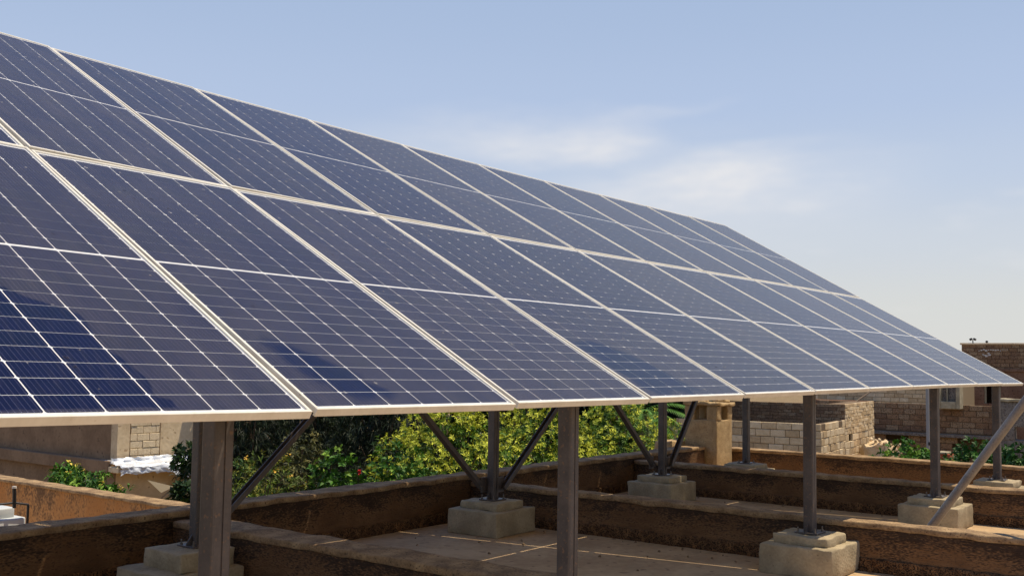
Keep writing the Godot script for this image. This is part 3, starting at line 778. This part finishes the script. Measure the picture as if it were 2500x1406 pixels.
	for k in 20:   # pale flaking paint marks in two short rows
		var px := 2392.0 + (k % 13) * 5.8 if k < 13 else 2402.0 + (k - 13) * 2.6
		var py := 855.0 + r.randf_range(-1.5, 1.5) if k < 13 else 862.0 + r.randf_range(0, 8)
		var q := hit(px, py, 0, x6 - 0.03)
		var s := r.randf_range(0.015, 0.05)
		box_part(t6, "paint_mark", M.white_paint, q + Vector3(0, -s * 0.6, -s), q + Vector3(0.012, s * 0.6, s), 0.004)
	var lp := hit(2377, 838, 0, x6 + 0.05)
	var fl := thing("roof_floodlight", "small black twin floodlight on the brown house's roof edge", "floodlight", lp)
	var fm := MB.new(); tube(fm, [Vector3.ZERO, Vector3(0, 0.14, 0)], [0.025, 0.02], 8); part(fl, "stem", fm.mesh(), M.black_pipe)
	for s in [-1.0, 1.0]:
		fm = MB.new(); cbox(fm, at(Vector3(0, 0.17, s * 0.075), Basis(Vector3.RIGHT, s * 0.5)), Vector3(0.10, 0.09, 0.12), 0.015); part(fl, "lamp_head", fm.mesh(), M.black_pipe)
	var cp := hit(2411, 839, 0, x6 + 0.05)
	var cv := thing("vent_cowl", "stubby dark vent cowl on the brown house's roof edge", "vent", cp)
	fm = MB.new(); tube(fm, [Vector3.ZERO, Vector3(0, 0.07, 0)], [0.035, 0.035], 8); part(cv, "pipe", fm.mesh(), M.black_pipe)
	fm = MB.new(); tube(fm, [Vector3(0, 0.06, 0), Vector3(0, 0.1, 0), Vector3(0, 0.13, 0)], [0.06, 0.06, 0.02], 10); part(cv, "cap", fm.mesh(), M.black_pipe)
	# rough grey wall nearer the pipe
	var x7 := 31.0
	var a7 := hit(2441, 979, 0, x7); var b7 := hit(2500, 979, 0, x7)
	var t7 := thing("grey_yard_wall", "rough grey stone yard wall with a dark hole, behind the leaning pipe", "wall", Vector3(x7 + 0.2, GROUND, (a7.z + b7.z + 3.0) * 0.5))
	var L7 := b7.z - a7.z + 3.0; var H7 := a7.y - GROUND
	var h7 := hit(2496, 1058, 0, x7) - t7.position
	part(t7, "wall_body", rough_box(Vector3(0.4, h7.y - 0.2, L7), 0.03, 0.05, 0.16, 871, Vector2(1, 1), 3.0), M.grey_rough)
	part(t7, "wall_body", rough_box(Vector3(0.4, H7 - h7.y - 0.18, L7), 0.03, 0.05, 0.16, 873, Vector2(1, 1), 3.0, false), M.grey_rough, at(Vector3(0, h7.y + 0.18, 0)))
	var z_lo := -L7 * 0.5; var z_hi := L7 * 0.5
	part(t7, "wall_body", rough_box(Vector3(0.4, 0.44, h7.z - 0.2 - z_lo), 0.03, 0.05, 0.16, 874, Vector2(1, 1), 3.0), M.grey_rough, at(Vector3(0, h7.y - 0.23, (z_lo + h7.z - 0.2) * 0.5)))
	part(t7, "wall_body", rough_box(Vector3(0.4, 0.44, z_hi - h7.z - 0.2), 0.03, 0.05, 0.16, 875, Vector2(1, 1), 3.0), M.grey_rough, at(Vector3(0, h7.y - 0.23, (z_hi + h7.z + 0.2) * 0.5)))
	part(t7, "coping", rough_box(Vector3(0.5, 0.09, b7.z - a7.z + 3.1), 0.03, 0.03, 0.12, 872, Vector2(1, 1), 4.0), M.render_grey, at(Vector3(0, a7.y - GROUND - 0.02, 0)))
	# pole and terracotta box
	var pp := hit(2268, 1130, 0, 27.0)
	var pt := thing("utility_pole", "slim pale grey metal pole standing before the courtyard wall", "pole", Vector3(27.0, GROUND, pp.z))
	fm = MB.new(); tube(fm, [Vector3.ZERO, Vector3(0, hit(2268, 946, 0, 27.0).y - GROUND, 0)], [0.05, 0.045], 12); part(pt, "shaft", fm.mesh(), M.pole)
	fm = MB.new(); cbox(fm, at(Vector3(-0.04, hit(2272, 1083, 0, 27.0).y - GROUND, 0.05)), Vector3(0.06, 0.09, 0.05), 0.008); part(pt, "bracket", fm.mesh(), M.black_pipe)
	var bp := hit(2314, 1124, 0, 26.0)
	var bt := thing("brick_box", "small red brick box topped with a pale slab near the bushes", "brick box", Vector3(26.0, GROUND, bp.z))
	box_part(bt, "body", M.terracotta, Vector3(-0.2, 0, -0.16), Vector3(0.2, bp.y - GROUND + 0.17, 0.12), 0.01)
	box_part(bt, "slab", M.render_grey, Vector3(-0.23, bp.y - GROUND + 0.17, -0.2), Vector3(0.22, bp.y - GROUND + 0.22, 0.05), 0.01)

func build_left_house() -> void:
	var c := far_at(285, 1120, 28.0)
	var x0 := c.x; var z0 := c.z
	var x9 := hit(520, 1100, 2, z0).x
	var t := thing("plastered_house", "cream plastered house with a patch of exposed blocks on its sunlit end", "building")
	var ytop := 3.2
	box_part(t, "side_wall", M.brown_shade_render, Vector3(x0, GROUND, z0 - 9.0), Vector3(x0 + 0.3, ytop, z0 - 0.02))  # browner than the end wall; part of that dark tone is painted shade
	# end wall built round the opening in its plaster
	var pa := hit(317, 1030, 2, z0); var pb := hit(388, 1127, 2, z0)
	box_part(t, "end_wall", M.cream, Vector3(x0 - 0.02, GROUND, z0 - 0.3), Vector3(pa.x, ytop, z0))
	box_part(t, "end_wall", M.cream, Vector3(pb.x, GROUND, z0 - 0.3), Vector3(x9, ytop, z0))
	box_part(t, "end_wall", M.cream, Vector3(pa.x, GROUND, z0 - 0.3), Vector3(pb.x, pb.y, z0))
	var ty := pb.y + 6 * 0.2 + 0.03
	box_part(t, "end_wall", M.cream, Vector3(pa.x, ty, z0 - 0.3), Vector3(pb.x, ytop, z0))
	box_part(t, "patch_mortar", M.mortar, Vector3(pa.x, pb.y, z0 - 0.3), Vector3(pb.x, ty, z0 - 0.06))
	masonry(t, "block", Vector3(pa.x + 0.02, pb.y + 0.01, z0 - 0.015), Vector3.RIGHT, Vector3.BACK, pb.x - pa.x - 0.04, 6, 0.2, 0.40, "pale", 881, true)
	# ledge round the wall
	var le := hit(285, 1124, 0, x0)
	box_part(t, "ledge", M.brown_shade_render, Vector3(x0 - 0.28, le.y - 0.34, z0 - 9.0), Vector3(x0 - 0.002, le.y, z0 + 0.02), 0.02)
	box_part(t, "lower_wall", M.brown_shade_render, Vector3(x0 - 0.06, GROUND, z0 - 9.0), Vector3(x0 - 0.003, le.y - 0.34, z0 - 0.01))
	# projecting end of the ledge under the tarpaulin
	box_part(t, "eave_slab", M.cream, Vector3(x0 - 0.28, le.y - 0.30, z0 + 0.022), Vector3(x9, le.y - 0.14, z0 + 0.5), 0.02)
	# silver tarpaulin thrown over the eave
	var tp := thing("silver_tarpaulin", "crumpled silver tarpaulin draped over the eave of the cream house", "tarpaulin")
	var no := FastNoiseLite.new(); no.seed = 8; no.frequency = 3.4; no.fractal_octaves = 4
	var st := SurfaceTool.new(); st.begin(Mesh.PRIMITIVE_TRIANGLES); st.set_smooth_group(0)
	var prof := [Vector2(le.y + 0.05, 0.03), Vector2(le.y - 0.07, 0.10), Vector2(le.y - 0.10, 0.3), Vector2(le.y - 0.11, 0.46), Vector2(le.y - 0.15, 0.54), Vector2(le.y - 0.24, 0.56), Vector2(le.y - 0.34, 0.57)]
	var nx := 46; var g := []
	for k in nx + 1:
		var row := []; var f := k / float(nx)
		for j in prof.size() * 3 - 2:
			var a := j / 3; var fr := (j % 3) / 3.0
			var p2: Vector2 = prof[a] if fr == 0.0 else prof[a].lerp(prof[a + 1], fr)
			var x := x0 - 0.26 + f * (x9 - x0 + 0.2)
			var down := clampf((j - 9) / 9.0, 0, 1)
			var p := Vector3(x, p2.x - down * (0.42 * smoothstep(0.3, 1.0, f) + 0.08 * no.get_noise_1d(x * 1.3)), z0 + p2.y + 0.035)
			p += Vector3(no.get_noise_3d(x, p2.x * 2, p2.y * 3), no.get_noise_3d(x + 9, p2.x * 2, p2.y * 3) * 0.7 + 0.2, no.get_noise_3d(x, p2.x * 2 + 5, p2.y * 3) + 0.25) * 0.075
			row.append(p)
		g.append(row)
	for k in nx:
		for j in g[0].size() - 1:
			for o in [[0, 0], [1, 0], [1, 1], [0, 0], [1, 1], [0, 1]]:
				st.set_uv(Vector2(k + o[0], j + o[1])); st.add_vertex(g[k + o[0]][j + o[1]])
	st.generate_normals()
	part(tp, "sheet", st.commit(), M.tarp)
	var cm := MB.new()
	var q0 := hit(358, 1172, 2, z0 + 0.6); var q1 := hit(424, 1188, 2, z0 + 0.6); var q2 := hit(391, 1203, 2, z0 + 0.6)
	prism(cm, at(Vector3(0, 0, q0.z)), PackedVector2Array([Vector2(q2.x, q2.y), Vector2(q1.x, q1.y), Vector2(q0.x, q0.y)]), 0.02)
	part(tp, "hanging_corner", cm.mesh(), M.cloth)
	# sticks and pipes lying on the ledge
	for s in [[[212, 1128], [275, 1131], "pale water pipe lying along the ledge of the cream house"], [[126, 1133], [165, 1126], "short pale stick poking over the ledge of the cream house"], [[218, 1123], [272, 1127], "second thin pipe running along the ledge beside the tarpaulin"]]:
		var wp := thing("loose_pipe", s[2], "pipe")
		var m := MB.new(); tube(m, [hit(s[0][0], s[0][1], 0, x0 - 0.2), hit(s[1][0], s[1][1], 0, x0 - 0.2)], [0.03, 0.03], 8); part(wp, "tube", m.mesh(), M.white_paint)
	var sp := thing("leaning_stick", "thin wooden stick leaning below the tarpaulin's hanging corner", "stick")
	var sm := MB.new(); tube(sm, [hit(384, 1224, 2, z0 + 0.45), hit(425, 1188, 2, z0 + 0.45)], [0.02, 0.018], 7); part(sp, "shaft", sm.mesh(), M.wood)

func build_back_roof() -> void:
	# lower roof behind the parapet with its own stained wall, a water tank and pipework
	var m := MB.new(); cbox(m, at(Vector3(0.4, -1.55, -9.4)), Vector3(8.4, 0.3, 10.2), 0.0)
	struct("lower_roof_floor", m.mesh(), M.floor)
	m = MB.new(); cbox(m, at(Vector3(0.4, -2.95, -9.4)), Vector3(8.2, 2.5, 10.0), 0.0)
	tag(part(self, "building_body", m.mesh(), M.house_brown), "plain rendered walls of the lower house behind the parapet", "building")
	var top := 0.0
	var p := hit(245, 1208, 1, top)
	var t := thing("back_roof_wall", "ochre stained wall with a sunlit cap around the lower roof", "wall", Vector3(p.x + 0.12, -1.4, -9.2))
	part(t, "wall_body", rough_box(Vector3(0.2, 1.38, 10.0), 0.012, 0.02, 0.09, 901, Vector2(4.0, 1.4), 3.0), M.back_wall)
	part(t, "coping", rough_box(Vector3(0.24, 0.045, 10.0), 0.018, 0.012, 0.07, 902, Vector2(1, 1), 2.5), M.coping, at(Vector3(0, 1.36, 0)))
	# stepped tank
	var zt := -7.6
	var q := hit(62, 1262, 2, zt)
	var tk := thing("water_tank", "pale stepped water tank with black pipes on the lower roof", "water tank", Vector3(q.x - 0.6, -1.4, zt - 0.25))
	var hh := q.y + 1.4
	part(tk, "body", rough_box(Vector3(1.2, hh, 0.5), 0.02, 0.006, 0.12, 911, Vector2(1, 1), 4.0), M.tank)
	part(tk, "lid", rough_box(Vector3(1.04, 0.105, 0.40), 0.018, 0.006, 0.1, 912, Vector2(1, 1), 4.0), M.tank, at(Vector3(0, hh - 0.005, -0.02)))
	var pm := MB.new()
	var a := hit(33, 1192, 2, zt + 0.03) - tk.position; var b := hit(33, 1240, 2, zt + 0.03) - tk.position
	tube(pm, [b, a], [0.018, 0.018], 10); part(tk, "vent_pipe", pm.mesh(), M.black_pipe)
	pm = MB.new(); tube(pm, [a, a + Vector3(0, 0.02, 0)], [0.024, 0.02], 10); part(tk, "pipe_cap", pm.mesh(), M.white_paint)
	pm = MB.new()
	var c := hit(67, 1232, 2, zt + 0.03) - tk.position; var d := hit(64, 1290, 2, zt + 0.03) - tk.position
	tube(pm, [b + Vector3(0, 0.05, 0) - Vector3(1.0, 0, 0), b + Vector3(0, 0.05, 0), c, c + Vector3(0, -0.012, 0.004)], [0.011, 0.011, 0.011, 0.013], 8)
	tube(pm, [c, Vector3(d.x, 0.0, d.z)], [0.013, 0.013], 8); part(tk, "feed_pipe", pm.mesh(), M.black_pipe)

# ------------------------------------------------------------------ vegetation
class Leaves:
	var v := PackedVector3Array()
	var n := PackedVector3Array()
	var c := PackedColorArray()
	var i := PackedInt32Array()
	func leaf(p: Vector3, d: Vector3, up: Vector3, len: float, wid: float, droop: float, col: Color) -> void:
		var x := d.cross(up).normalized()
		var nn := x.cross(d).normalized()
		if nn.y < 0:
			nn = -nn; x = -x
		var s := v.size()
		var mid := p + d * len * 0.5
		v.append(p); v.append(mid + x * wid * 0.5 + nn * wid * 0.16); v.append(mid - x * wid * 0.5 + nn * wid * 0.16); v.append(mid); v.append(p + d * len - Vector3(0, droop * len, 0))
		var a := (nn - x * 0.35).normalized(); var b := (nn + x * 0.35).normalized()
		n.append(nn); n.append(a); n.append(b); n.append(nn); n.append((nn + d * 0.3).normalized())
		for k in 5: c.append(col)
		i.append_array(PackedInt32Array([s, s + 3, s + 1, s, s + 2, s + 3, s + 1, s + 3, s + 4, s + 3, s + 2, s + 4]))
	func mesh() -> ArrayMesh:
		var a := []; a.resize(Mesh.ARRAY_MAX)
		a[Mesh.ARRAY_VERTEX] = v; a[Mesh.ARRAY_NORMAL] = n; a[Mesh.ARRAY_COLOR] = c; a[Mesh.ARRAY_INDEX] = i
		var m := ArrayMesh.new(); m.add_surface_from_arrays(Mesh.PRIMITIVE_TRIANGLES, a)
		return m

func rdir(r: RandomNumberGenerator) -> Vector3:
	var z := r.randf_range(-1, 1); var a := r.randf() * TAU; var q := sqrt(1 - z * z)
	return Vector3(q * cos(a), z, q * sin(a))

func grow(called: String, label: String, category: String, group: String, foot: Vector3, lobes: Array, o: Dictionary, seed_: int) -> Node3D:
	# trunk and limbs up to every lobe; crown of leaf sprays spread through the lobes
	var r := RandomNumberGenerator.new(); r.seed = seed_
	var t := thing(called, label, category, foot, Basis.IDENTITY, group)
	var L := Leaves.new()
	var tr := MB.new()
	var high := 0.0
	var cen := Vector3.ZERO
	for l in lobes: cen += l[0] / lobes.size(); high = maxf(high, l[0].y)
	var fork := Vector3(cen.x * 0.6, (cen.y) * o.get("fork", 0.55), cen.z * 0.6)
	var tw: float = o.get("trunk", 0.1)
	tube(tr, [Vector3(0, -0.1, 0), fork * 0.5 + Vector3(tw * 0.5, 0, tw * 0.3), fork], [tw * 1.25, tw, tw * 0.85], 9)
	var limbs := MB.new()
	for l in lobes:
		var a: Vector3 = l[0]
		var kink := fork.lerp(a, 0.5) + rdir(r) * 0.15
		tube(limbs, [fork - Vector3(0, tw, 0), kink, a], [tw * 0.6, tw * 0.4, tw * 0.15], 6, false)
		for k in 5:
			var e: Vector3 = a + rdir(r) * l[1] * 0.85
			tube(limbs, [kink.lerp(a, 0.6), kink.lerp(e, 0.6) + rdir(r) * 0.1, e], [tw * 0.22, tw * 0.15, tw * 0.05], 5, false)
	part(t, "trunk", tr.mesh(), M.bark); part(t, "limbs", limbs.mesh(), M.bark)
	var dark: Color = o.dark; var pale: Color = o.pale; var tip: Color = o.get("tip", pale)
	var sprays: int = o.sprays
	var per: int = o.per
	var total := 0.0
	for l in lobes: total += l[1].x * l[1].x
	for l in lobes:
		var cnt := int(sprays * l[1].x * l[1].x / total)
		var fresh := clampf(float(o.get("young", 0.4)) * r.randf_range(0.45, 1.35), 0.0, 0.95)
		for k in cnt:
			var d := rdir(r)
			var rad := pow(r.randf(), o.get("fill", 0.35))
			rad *= 1.0 + 0.22 * sin(d.x * 5 + l[0].x * 3) * sin(d.y * 6 + 1.0) * sin(d.z * 5)
			var p: Vector3 = l[0] + d * l[1] * rad
			var head: Vector3 = (d + Vector3.UP * o.get("lift", 0.5) + rdir(r) * 0.5).normalized()
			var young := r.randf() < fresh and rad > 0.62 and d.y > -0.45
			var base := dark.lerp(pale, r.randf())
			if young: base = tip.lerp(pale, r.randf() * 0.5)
			var sx := head.cross(Vector3.UP if absf(head.y) < 0.95 else Vector3.RIGHT).normalized(); var sy := head.cross(sx)
			for j in per:
				var an := TAU * j / per + r.randf() * 0.8
				var open := r.randf_range(0.45, 1.3) if not young else r.randf_range(0.5, 1.2)
				var dd := (head * cos(open) + (sx * cos(an) + sy * sin(an)) * sin(open)).normalized()
				var ln: float = o.len * r.randf_range(0.65, 1.2)
				if young: ln *= 0.8
				var col := base * r.randf_range(0.8, 1.2)
				L.leaf(p + head * r.randf_range(-0.4, 0.4) * o.len * 0.7, dd, head, ln, ln * o.wid, o.get("droop", 0.2) * r.randf_range(0.3, 1.4), col)
			if o.has("flower") and r.randf() < o.flower_share and rad > 0.7:
				for j in 4: L.leaf(p + head * o.len * 0.6 + rdir(r) * 0.03, rdir(r), Vector3.UP, o.len * 0.4, o.len * 0.36, 0.1, o.flower * r.randf_range(0.85, 1.15))
	part(t, "crown", L.mesh(), M.leaf)
	return t

func build_plants() -> void:
	var lime2 := Color(0.64, 0.65, 0.06)
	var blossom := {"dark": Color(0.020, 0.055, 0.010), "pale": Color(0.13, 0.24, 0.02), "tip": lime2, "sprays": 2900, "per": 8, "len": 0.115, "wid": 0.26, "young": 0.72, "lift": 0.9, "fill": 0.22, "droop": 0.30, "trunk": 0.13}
	var names := ["yellow tipped fruit tree beside the dark evergreens", "yellow tipped fruit tree in the middle of the tree row", "yellow tipped fruit tree next to the chimney"]
	var px := [[1095, 1100, 19.0], [1318, 1085, 20.5], [1520, 1082, 21.5]]
	for k in 3:
		var c := far_at(px[k][0], px[k][1], px[k][2])
		var foot := Vector3(c.x, GROUND, c.z)
		var h := c.y - GROUND
		var lobes := [[Vector3(0, h, 0), Vector3(1.0, 0.95, 1.0)], [Vector3(0.55, h - 0.55, 0.5), Vector3(0.85, 0.7, 0.8)], [Vector3(-0.6, h - 0.35, -0.3), Vector3(0.85, 0.75, 0.85)], [Vector3(0.2, h - 1.1, -0.6), Vector3(1.0, 0.7, 0.9)], [Vector3(-0.4, h - 1.0, 0.6), Vector3(0.85, 0.7, 0.8)], [Vector3(0.4, h + 0.6, -0.4), Vector3(0.6, 0.55, 0.6)]]
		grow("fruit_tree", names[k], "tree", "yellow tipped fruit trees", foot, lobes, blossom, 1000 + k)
	var yb := far_at(1640, 1085, 24.0)
	grow("fruit_tree", "small yellow leaved bush squeezed between post and chimney", "bush", "", Vector3(yb.x, GROUND, yb.z), [[Vector3(0, yb.y - GROUND, 0), Vector3(0.6, 0.6, 0.6)], [Vector3(0.1, yb.y - GROUND - 0.8, 0), Vector3(0.7, 0.7, 0.7)]], blossom.merged({"sprays": 450, "trunk": 0.06}, true), 1010)
	# dark evergreens
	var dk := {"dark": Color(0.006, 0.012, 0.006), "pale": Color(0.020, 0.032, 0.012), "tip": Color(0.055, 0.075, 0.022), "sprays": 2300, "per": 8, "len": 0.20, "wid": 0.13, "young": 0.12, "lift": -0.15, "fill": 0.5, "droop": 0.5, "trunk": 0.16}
	var dn := ["dark drooping evergreen tree nearest the cream house", "tall dark evergreen tree behind the olive bush", "dark evergreen tree merging into the yellow tipped trees"]
	var dp := [[600, 1080, 24.0], [760, 1060, 25.5], [930, 1060, 24.5]]
	for k in 3:
		var c := far_at(dp[k][0], dp[k][1], dp[k][2])
		var h := c.y - GROUND
		var lobes := [[Vector3(0, h, 0), Vector3(1.3, 1.3, 1.2)], [Vector3(0.5, h - 1.3, 0.2), Vector3(1.3, 1.1, 1.2)], [Vector3(-0.6, h - 1.0, 0.2), Vector3(1.2, 1.1, 1.1)], [Vector3(0.0, h + 1.1, 0), Vector3(0.9, 1.0, 0.9)], [Vector3(0.1, h - 2.3, 0), Vector3(1.4, 0.9, 1.3)]]
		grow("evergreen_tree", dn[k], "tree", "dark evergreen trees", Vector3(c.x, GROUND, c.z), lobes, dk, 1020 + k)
	# smaller bushes before them
	var ob := far_at(720, 1150, 17.0)
	var h1 := ob.y - GROUND
	grow("olive_bush", "dull olive bush with bare twigs in front of the dark evergreens", "bush", "", Vector3(ob.x, GROUND, ob.z), [[Vector3(0, h1, 0), Vector3(0.55, 0.5, 0.5)], [Vector3(-0.45, h1 - 0.3, 0.2), Vector3(0.45, 0.45, 0.4)], [Vector3(0.15, h1 + 0.38, 0), Vector3(0.36, 0.34, 0.3)], [Vector3(0.1, h1 - 0.9, 0), Vector3(0.8, 0.7, 0.6)]],
		{"dark": Color(0.030, 0.036, 0.012), "pale": Color(0.10, 0.105, 0.03), "tip": Color(0.20, 0.18, 0.05), "sprays": 800, "per": 8, "len": 0.10, "wid": 0.26, "young": 0.35, "lift": 0.5, "fill": 0.4, "droop": 0.3, "trunk": 0.05}, 1040)
	var cit := {"dark": Color(0.018, 0.065, 0.008), "pale": Color(0.07, 0.19, 0.015), "tip": Color(0.22, 0.36, 0.04), "sprays": 520, "per": 7, "len": 0.10, "wid": 0.44, "young": 0.4, "lift": 0.5, "fill": 0.3, "droop": 0.2, "trunk": 0.05}
	for s in [[812, 1150, 15.5, "bright green citrus shrub beside the olive bush", 1050, 0.36], [965, 1150, 16.0, "glossy green shrub with two red flowers before the evergreens", 1051, 0.46], [590, 1180, 15.5, "yellow green shrub at the parapet next to the big post", 1052, 0.36], [650, 1165, 15.0, "feathery yellow green shrub under the first brace", 1053, 0.40]]:
		var c := far_at(s[0], s[1], s[2]); var h := c.y - GROUND; var q: float = s[5]
		var op := cit
		if s[4] == 1053 or s[4] == 1052: op = cit.merged({"wid": 0.18, "pale": Color(0.14, 0.20, 0.02), "tip": Color(0.34, 0.32, 0.05), "flower": Color(0.75, 0.45, 0.06), "flower_share": 0.10}, true)
		var tt := grow("garden_shrub", s[3], "shrub", "garden shrubs below the parapet", Vector3(c.x, GROUND, c.z), [[Vector3(0, h, 0), Vector3(q, q, q)], [Vector3(0.3, h - 0.35, 0.1), Vector3(q, q, q)], [Vector3(-0.25, h - 0.5, 0.1), Vector3(q * 1.2, q, q)], [Vector3(0, h - 1.1, 0), Vector3(q * 1.5, q * 1.4, q * 1.3)]], op, s[4])
		if s[4] == 1051:
			for k in 2:
				var fm := Leaves.new(); var rr := RandomNumberGenerator.new(); rr.seed = 5 + k
				var fp := far_at(877, 1150 + k * 7, 15.4) - tt.position
				for j in 9: fm.leaf(fp, rdir(rr), Vector3.UP, 0.035, 0.03, 0.1, Color(0.75, 0.03, 0.04))
				part(tt, "red_flower", fm.mesh(), M.leaf)
	# shrub on the lower roof's far side
	for s in [[205, 1185, 18.5, 0.42, 1060, "leafy yellow flowered shrub above the ochre wall"], [160, 1160, 19.0, 0.26, 1061, "thin upright spray of leaves above the ochre wall"]]:
		var c := far_at(s[0], s[1], s[2]); var h := c.y - GROUND; var q: float = s[3]
		grow("garden_shrub", s[5], "shrub", "", Vector3(c.x, GROUND, c.z), [[Vector3(0, h, 0), Vector3(q, q * 0.6, q)], [Vector3(0.2, h - 0.3, 0.3), Vector3(q * 1.2, q * 0.7, q)], [Vector3(-0.1, h - 0.9, 0.1), Vector3(q * 1.2, q * 1.4, q)]],
			cit.merged({"len": 0.17, "wid": 0.26, "sprays": 260, "per": 7, "flower": Color(0.80, 0.60, 0.10), "flower_share": 0.07, "droop": 0.5}, true), s[4])
	for s in [[448, 1112, 24.0, 0.3, 1064, "dark leafy branch before the cream wall, above the tarpaulin"], [450, 1210, 18.0, 0.22, 1065, "dark low shrub under the tarpaulin by the big post"]]:
		var c := far_at(s[0], s[1], s[2]); var h := c.y - GROUND; var q: float = s[3]
		grow("leafy_sapling", s[5], "sapling", "", Vector3(c.x, GROUND, c.z), [[Vector3(0, h, 0), Vector3(q, q, q)], [Vector3(0.2, h - 0.3, 0), Vector3(q, q * 0.8, q)]], cit.merged({"dark": Color(0.012, 0.03, 0.008), "pale": Color(0.03, 0.07, 0.012), "tip": Color(0.05, 0.1, 0.02), "sprays": 110, "len": 0.15, "wid": 0.45}, true), s[4])
	# by the far houses
	for s in [[2200, 1112, 24.0, 0.46, 1070, "bright green leafy bush below the brown courtyard wall", cit], [2262, 1122, 24.5, 0.30, 1074, "small bright bush at the foot of the slim pole", cit], [2385, 1112, 25.0, 0.50, 1071, "darker green bush between the two far posts", cit.merged({"pale": Color(0.03, 0.10, 0.012), "tip": Color(0.08, 0.2, 0.03)}, true)], [2490, 1120, 23.0, 0.48, 1072, "dark green bush at the foot of the grey yard wall", cit.merged({"pale": Color(0.025, 0.09, 0.012), "tip": Color(0.07, 0.17, 0.03)}, true)]]:
		var c := far_at(s[0], s[1], s[2]); var h := c.y - GROUND; var q: float = s[3]
		grow("garden_bush", s[5], "bush", "bushes in the yards of the block houses", Vector3(c.x, GROUND, c.z), [[Vector3(0, h, 0), Vector3(q, q * 0.8, q)], [Vector3(0.3, h - 0.3, 0.4), Vector3(q, q * 0.8, q)], [Vector3(-0.3, h - 0.4, -0.4), Vector3(q, q * 0.8, q)], [Vector3(0, h - 1.0, 0), Vector3(q * 1.3, q * 1.3, q * 1.3)]], s[6].merged({"sprays": 420, "len": 0.13, "wid": 0.5}, true), s[4])
	# palm behind the fruit trees
	var pc := far_at(1572, 1000, 24.0)
	var pt := thing("palm_tree", "small palm with bright fronds behind the yellow tipped trees", "palm", Vector3(pc.x, GROUND, pc.z))
	var tm := MB.new(); tube(tm, [Vector3.ZERO, Vector3(0, pc.y - GROUND, 0)], [0.14, 0.11], 10); part(pt, "trunk", tm.mesh(), M.bark)
	var r := RandomNumberGenerator.new(); r.seed = 44
	for k in 15:
		var L := Leaves.new()
		var a := TAU * k / 15.0 + r.randf() * 0.3; var el := r.randf_range(-0.1, 1.0)
		var p := Vector3(0, pc.y - GROUND, 0); var d := Vector3(cos(a) * cos(el), sin(el), sin(a) * cos(el))
		for j in 26:
			p += d * 0.055; d = (d + Vector3(0, -0.045, 0)).normalized()
			var sd := d.cross(Vector3.UP).normalized()
			for s in [-1.0, 1.0]:
				L.leaf(p, (sd * s + d * 0.7 - Vector3(0, 0.25, 0)).normalized(), Vector3.UP, 0.30 * (1.1 - absf(j - 12) / 16.0), 0.030, 0.15, Color(0.10, 0.24, 0.03) * r.randf_range(0.7, 1.3))
		part(pt, "frond", L.mesh(), M.leaf)
	# mass of trees closing the view behind
	var W := Leaves.new(); r.seed = 55
	for k in 15000:
		var c := far_at(r.randf_range(380, 1720), r.randf_range(905, 1250), r.randf_range(30, 34))
		c.y += 0.6 * sin(c.x * 1.3) + r.randf_range(-0.3, 0.3)
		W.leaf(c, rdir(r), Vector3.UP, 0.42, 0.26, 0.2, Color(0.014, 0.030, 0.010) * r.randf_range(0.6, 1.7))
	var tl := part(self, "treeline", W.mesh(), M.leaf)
	tag(tl, "dense dark treeline closing the view behind the garden trees", "trees", "", "stuff")

func _ready() -> void:
	# camera, sky, sun, exposure
	var cam := Camera3D.new()
	cam.transform = Transform3D(Basis(RIGHT, UPV, BACK).orthonormalized(), CAM)
	cam.fov = 2.0 * rad_to_deg(atan(703.0 / FOCAL)); cam.near = 0.05; cam.far = 600.0
	add_child(cam)
	var env := Environment.new()
	env.background_mode = Environment.BG_SKY; env.sky = make_sky()
	env.tonemap_mode = Environment.TONE_MAPPER_LINEAR; env.tonemap_exposure = 1.0
	env.sdfgi_enabled = true; env.ssao_enabled = true; env.ssil_enabled = true
	var we := WorldEnvironment.new(); we.environment = env; add_child(we)
	var sun := DirectionalLight3D.new()
	sun.light_energy = 1.6; sun.light_color = Color(1.0, 0.94, 0.83); sun.light_angular_distance = 0.45; sun.shadow_enabled = true
	sun.basis = Basis.looking_at(-Vector3(0.33, 1.0, 0.215).normalized(), Vector3.FORWARD)
	add_child(sun)
	make_materials()
	# large structure
	var gm := MB.new(); cbox(gm, at(Vector3(0, GROUND - 0.5, 0)), Vector3(500, 1.0, 500), 0.0)
	struct("ground", gm.mesh(), M.earth)
	build_roof()
	build_back_roof()
	build_right_houses()
	build_left_house()
	# objects
	build_footings()
	build_frame()
	build_array()
	build_chimney()
	build_plants()
